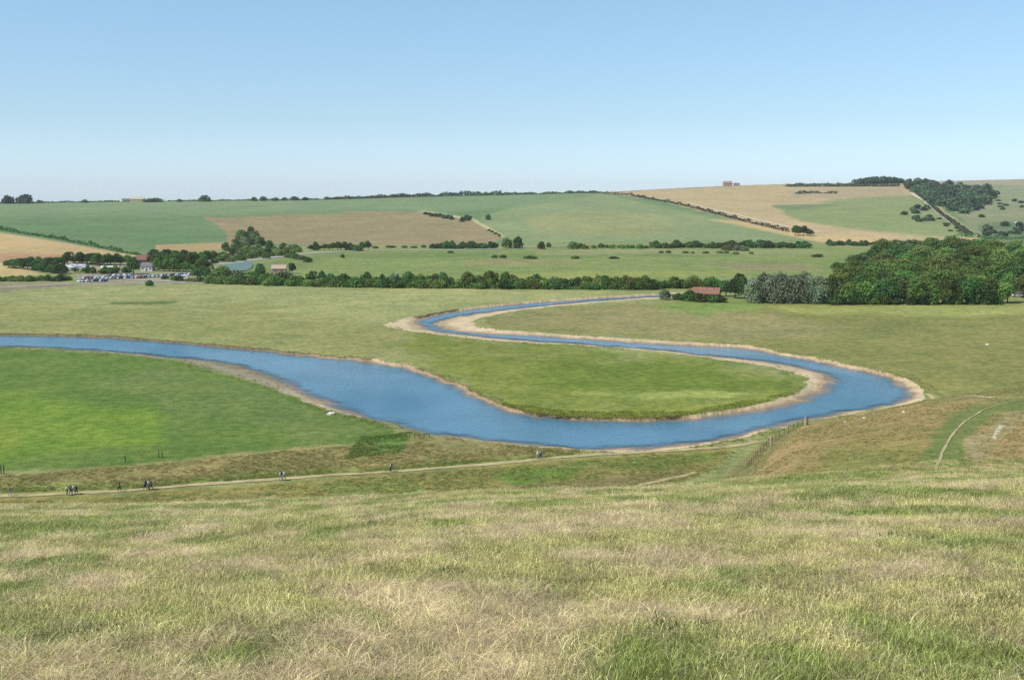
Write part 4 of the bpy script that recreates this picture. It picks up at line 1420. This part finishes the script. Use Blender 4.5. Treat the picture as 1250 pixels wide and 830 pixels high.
def scatter(name, X, Y, scale, var, tint, coll, label=None):
    Z = ground_z(X, Y)
    n = len(X)
    me = bpy.data.meshes.new(name)
    me.vertices.add(n)
    me.vertices.foreach_set('co', np.stack([X, Y, Z], -1).astype(np.float32).ravel())
    rot = np.stack([rng.normal(0, .12, n), rng.normal(0, .12, n), rng.uniform(0, 6.283, n)], -1)
    for nm, typ, arr, f in (('rot', 'FLOAT_VECTOR', rot, 'vector'), ('scl', 'FLOAT', scale, 'value'), ('idx', 'INT', var, 'value'), ('tint', 'FLOAT_COLOR', np.concatenate([tint, np.ones((n, 1))], 1), 'color')):
        a = me.attributes.new(nm, typ, 'POINT')
        a.data.foreach_set(f, np.asarray(arr, np.int32 if typ == 'INT' else np.float32).ravel())
    o = link(name, me)
    ng = bpy.data.node_groups.new(name, 'GeometryNodeTree')
    ng.interface.new_socket('Geometry', in_out='INPUT', socket_type='NodeSocketGeometry')
    ng.interface.new_socket('Geometry', in_out='OUTPUT', socket_type='NodeSocketGeometry')
    gi, go = ng.nodes.new('NodeGroupInput'), ng.nodes.new('NodeGroupOutput')
    ci_ = ng.nodes.new('GeometryNodeCollectionInfo')
    ci_.inputs['Collection'].default_value = coll
    ci_.inputs['Separate Children'].default_value = True
    ci_.inputs['Reset Children'].default_value = True
    io = ng.nodes.new('GeometryNodeInstanceOnPoints')
    io.inputs['Pick Instance'].default_value = True

    def na(nm, dt):
        q = ng.nodes.new('GeometryNodeInputNamedAttribute')
        q.data_type = dt
        q.inputs['Name'].default_value = nm
        return q.outputs['Attribute']
    ng.links.new(gi.outputs[0], io.inputs['Points'])
    ng.links.new(ci_.outputs[0], io.inputs['Instance'])
    ng.links.new(na('idx', 'INT'), io.inputs['Instance Index'])
    ng.links.new(na('rot', 'FLOAT_VECTOR'), io.inputs['Rotation'])
    ng.links.new(na('scl', 'FLOAT'), io.inputs['Scale'])
    ng.links.new(io.outputs[0], go.inputs[0])
    md_ = o.modifiers.new('scatter', 'NODES')
    md_.node_group = ng
    tag(o, label, 'grass', None, 'stuff')
    return o


GREEN, GREEN2, STRAW, STRAW2, DRY = alb(148, 165, 86), alb(186, 194, 112), alb(226, 214, 150), alb(204, 200, 126), alb(234, 214, 166)


def near_points(y0, y1, dens, marg=.12):
    um, ex = .466 + marg, 8.0
    n0 = int(2 * (um * y1 + ex) * (y1 - y0) * dens)
    Y = rng.uniform(y0, y1, n0)
    X = rng.uniform(-1, 1, n0) * (um * y1 + ex)
    k = np.abs(X) < um * Y + ex
    X, Y = X[k], Y[k]
    return X, Y


def make_near(name, y0, y1, dens, smul, label):
    X, Y = near_points(y0, y1, dens)
    n = len(X)
    g = fbm(X / 1.1, Y / 1.9, 4) + .24 * (fbm(X / 14 + 50, Y / 14, 3) - .5) * 2 + .10 * (fbm(X / .7, Y / .7, 2) - .5)
    m_ = fbm(X / 1.3 + 80, Y / 1.6 + 30, 3)
    pg = sstep(.38, .60, g)                # lush patches
    r = rng.random(n)
    var = np.where(r < pg * .66 + .30, rng.integers(0, 4, n), np.where(rng.random(n) < sstep(.46, .66, m_) * .8, rng.integers(8, 11, n), rng.integers(4, 8, n)))
    var = np.where(rng.random(n) < .03, rng.integers(11, 13, n), var)
    t = rng.random((n, 1))
    tint = np.where((var < 4)[:, None], GREEN * (1 - t) + GREEN2 * t, STRAW * (1 - t) + STRAW2 * t)
    mix = (pg * .62)[:, None]
    tint = tint * (1 - mix) + (GREEN * .5 + GREEN2 * .5) * mix * np.ones((n, 1))
    fl = ((var >= 8) & (var < 11))[:, None]
    tint = np.where(fl, DRY * (.8 + .3 * t), tint)
    tint = tint * (.80 + .45 * fbm(X / .8 + 11, Y / 1.1 + 4, 3))[:, None]
    sc = rng.uniform(.6, 1.4, n) * smul * (1 + .25 * (g - .5) * 4 * (var < 4))
    return scatter(name, X, Y, sc, var, tint, vars_near, label)


make_near('foreground_grass', 5.0, 20, 170, .66, 'green and straw coloured grass of the near slope')
make_near('slope_grass', 20, 42, 80, .85, 'green and straw coloured grass farther up to the crest')
nw = 220
ww_ = np.sqrt(rng.uniform(6.5 ** 2, 60 ** 2, nw))
xw_ = rng.uniform(-.56, .56, nw) * ww_
cl_ = np.repeat(np.arange(nw), 16)
xw, yw = xw_[cl_] + rng.normal(0, .16, len(cl_)), ww_[cl_] + rng.normal(0, .16, len(cl_))
tw = np.array([alb(92, 116, 56), alb(112, 132, 60), alb(120, 116, 62)])[rng.integers(0, 3, nw)][cl_] * rng.uniform(.8, 1.2, (len(cl_), 1))
scatter('weeds', xw, yw, rng.uniform(.7, 1.3, len(xw)), rng.integers(0, 4, len(xw)), tw, vars_near, 'darker green weed clumps in the grass of the near slope')
ns = 1800
yw = np.sqrt(rng.uniform(5.5 ** 2, 30 ** 2, ns))
xw = rng.uniform(-.58, .58, ns) * yw
scatter('dry_straw', xw, yw, rng.uniform(.55, .95, ns), rng.integers(8, 11, ns), alb(236, 220, 172) * rng.uniform(.8, 1.1, (ns, 1)), vars_near, 'long bleached straw stems lying in the grass of the near slope')
make_near('shoulder_grass', 70, 110, 10, 1.3, 'dry grass on the shoulder of the slope beyond the crest')
make_near('crest_grass', 42, 70, 34, 1.05, 'dry grass along the crest of the slope')

# rough tussocks beside the path, on the spur and along the peninsula
PXs, PYs, tints, scs = [], [], [], []


def tuss(poly, n, cols, s=1.0):
    poly = np.array(poly, float)
    # sample evenly on the ground
    A = np.array([plain_pt(x, y) for x, y in poly])
    k = 0
    x = rng.uniform(A[:, 0].min(), A[:, 0].max(), n * 8)
    y = rng.uniform(A[:, 1].min(), A[:, 1].max(), n * 8)
    ok = inside(x, y, A) & (fbm(x / 6, y / 6, 3) + rng.normal(0, .12, len(x)) > .46)
    x, y = x[ok][:n], y[ok][:n]
    d_ = seg_dist(x, y, CH)
    k_ = ~(inside(x, y, CH)) & (d_ > .5)
    x, y = x[k_], y[k_]
    PXs.append(x)
    PYs.append(y)
    cs = np.array([alb(*c) for c in cols])
    tints.append(cs[rng.integers(0, len(cs), len(x))] * rng.uniform(1.15, 1.6, (len(x), 1)))
    scs.append(rng.uniform(.5, 1.2, len(x)) * s)


BR = [(150, 140, 86), (160, 150, 92), (132, 138, 74), (172, 160, 108)]
GRN = [(128, 144, 72), (118, 138, 62), (150, 156, 84)]
tuss([(-60, 584), (60, 577), (230, 562), (360, 550), (480, 539), (640, 545), (720, 551), (640, 560), (400, 578), (150, 597), (-60, 603)], 5200, BR, .8)
tuss([(0, 596), (180, 590), (345, 578), (500, 569), (700, 552), (700, 555), (500, 573), (345, 582), (180, 595), (0, 602)], 1800, GRN, .9)
tuss([(-60, 616), (130, 606), (400, 587), (700, 563), (900, 549), (880, 572), (820, 592), (500, 612)], 4200, BR + GRN, .7)
tuss([(610, 492), (700, 502), (840, 502), (982, 476), (960, 490), (800, 511), (660, 507)], 2600, [(142, 152, 68), (128, 144, 58), (160, 160, 84)], 1.1)
tuss([(440, 534), (500, 528), (490, 552), (420, 560)], 500, [(104, 130, 60), (120, 140, 70)], 1.2)
bm_ = (dch < np.where((wide > 5) & ~inwa, 1.6, -.15)) & (dch > -3.2) & (dch > -998) & (PX > -120) & (PX < 1330) & (RY < 430)
cx_, cy_ = RX[bm_], RY[bm_]
sel = rng.random(len(cx_)) < .30 * sstep(.40, .62, fbm(cx_ / 5, cy_ / 5, 3))
cx_, cy_ = cx_[sel] + rng.normal(0, .25, sel.sum()), cy_[sel] + rng.normal(0, .3, sel.sum())
PXs.append(cx_)
PYs.append(cy_)
cs_ = np.array([alb(*c) for c in BR + GRN])
tints.append(cs_[rng.integers(0, len(cs_), len(cx_))] * rng.uniform(.9, 1.4, (len(cx_), 1)))
scs.append(rng.uniform(.4, 1.0, len(cx_)) * .9)
PXs, PYs, tints, scs = map(np.concatenate, (PXs, PYs, tints, scs))
scatter('rough_grass', PXs, PYs, scs, rng.integers(0, 4, len(PXs)), tints, vars_far, 'rough tussock grass along the path and river banks')
# spur grass
n = 60000
x = rng.uniform(25, 150, n)
y = rng.uniform(85, 272, n)
ok = (y < near_foot(x / y) * .985) & (x / y > .2) & (x / y < .6) & (fbm(x / 5, y / 5, 3) + rng.normal(0, .12, n) > .46)
x, y = x[ok], y[ok]
ppx, ppy = proj(x, y, ground_z(x, y))
grn = inside(ppx + rng.normal(0, 9, len(ppx)), ppy + rng.normal(0, 4, len(ppx)), np.array([(1122, 572), (1130, 540), (1155, 510), (1200, 492), (1290, 478), (1290, 500), (1215, 505), (1185, 530), (1172, 575)], float))
cs = np.array([alb(*c) for c in BR])[rng.integers(0, 4, len(x))]
cs = np.where(grn[:, None], alb(112, 132, 68), cs) * rng.uniform(1.15, 1.5, (len(x), 1))
scatter('spur_grass', x, y, rng.uniform(.22, .6, len(x)) * np.where(grn, .5, 1), rng.integers(0, 4, len(x)), cs, vars_far, 'dry rough grass on the spur at the right')

# ------------------------------------------------------------------ haze
hz = MB()
hz.box((0, 2600, -20), (9000, 6400, 150))
hm = bpy.data.materials.new('air_haze')
hm.use_nodes = True
nt = hm.node_tree
nt.nodes.remove(nt.nodes['Principled BSDF'])
pv = N(nt, 'ShaderNodeVolumePrincipled')
pv.inputs['Color'].default_value = (.93, .97, 1.0, 1)
pv.inputs['Density'].default_value = .000055
pv.inputs['Anisotropy'].default_value = .2
nt.links.new(pv.outputs[0], nt.nodes['Material Output'].inputs['Volume'])
HAZE = hz.build('haze', hm)
tag(HAZE, kind='stuff')

# ------------------------------------------------------------------ light, sky, camera
EL, AZ = math.radians(52), math.radians(-118)      # sun behind the viewer's left shoulder; azimuth from +Y clockwise
sd = Vector((math.sin(AZ) * math.cos(EL), math.cos(AZ) * math.cos(EL), math.sin(EL)))
sun = bpy.data.lights.new('sun', 'SUN')
sun.energy = 4.2
sun.angle = math.radians(.55)
sun.color = (1, .96, .88)
so = link('sun', sun)
so.rotation_euler = (-sd).to_track_quat('-Z', 'Y').to_euler()
w = bpy.data.worlds.new('World')
scene.world = w
w.use_nodes = True
nt = w.node_tree
sky = N(nt, 'ShaderNodeTexSky', sky_type='NISHITA')
sky.sun_disc = False
sky.sun_elevation = EL
sky.sun_rotation = AZ
sky.altitude = 50
sky.air_density = 1.0
sky.dust_density = .1
sky.ozone_density = 1.6
tcw = N(nt, 'ShaderNodeTexCoord')
sx = N(nt, 'ShaderNodeSeparateXYZ')
nt.links.new(tcw.outputs['Generated'], sx.inputs[0])
mz = N(nt, 'ShaderNodeMapRange')
mz.inputs[1].default_value, mz.inputs[2].default_value = 0, .32
nt.links.new(sx.outputs['Z'], mz.inputs[0])
rp = N(nt, 'ShaderNodeValToRGB')
e = rp.color_ramp.elements
e[0].position, e[0].color = 0, (.50, .67, 1.06, 1)
e[1].position, e[1].color = 1, (.84, .92, .95, 1)
q = e.new(.20)
q.color = (.55, .65, .79, 1)
q = e.new(.5)
q.color = (.69, .78, .81, 1)
nt.links.new(mz.outputs[0], rp.inputs[0])
mu = N(nt, 'ShaderNodeMix', data_type='RGBA', blend_type='MULTIPLY')
mu.inputs[0].default_value = 1
nt.links.new(sky.outputs[0], mu.inputs[6])
nt.links.new(rp.outputs[0], mu.inputs[7])
nt.links.new(mu.outputs[2], nt.nodes['Background'].inputs['Color'])
nt.nodes['Background'].inputs['Strength'].default_value = .15

cam = bpy.data.cameras.new('camera')
cam.sensor_width = 36
cam.lens = 36 * F / 1250
cam.clip_end = 40000
cam.clip_start = .1
co = link('camera', cam)
co.location = (0, 0, 0)
co.rotation_euler = (PI / 2 - PITCH, 0, 0)
scene.camera = co
scene.view_settings.view_transform = 'Standard'
scene.view_settings.look = 'None'
scene.view_settings.exposure = .22
scene.view_settings.gamma = 1
scene.view_settings.use_curve_mapping = False
scene.cycles.use_denoising = False
scene.cycles.denoiser = 'OPENIMAGEDENOISE'
scene.cycles.denoising_input_passes = 'RGB_ALBEDO_NORMAL'
scene.cycles.denoising_prefilter = 'ACCURATE'
scene.cycles.max_bounces = 6
scene.cycles.diffuse_bounces = 2
scene.cycles.transparent_max_bounces = 6
scene.cycles.volume_bounces = 0
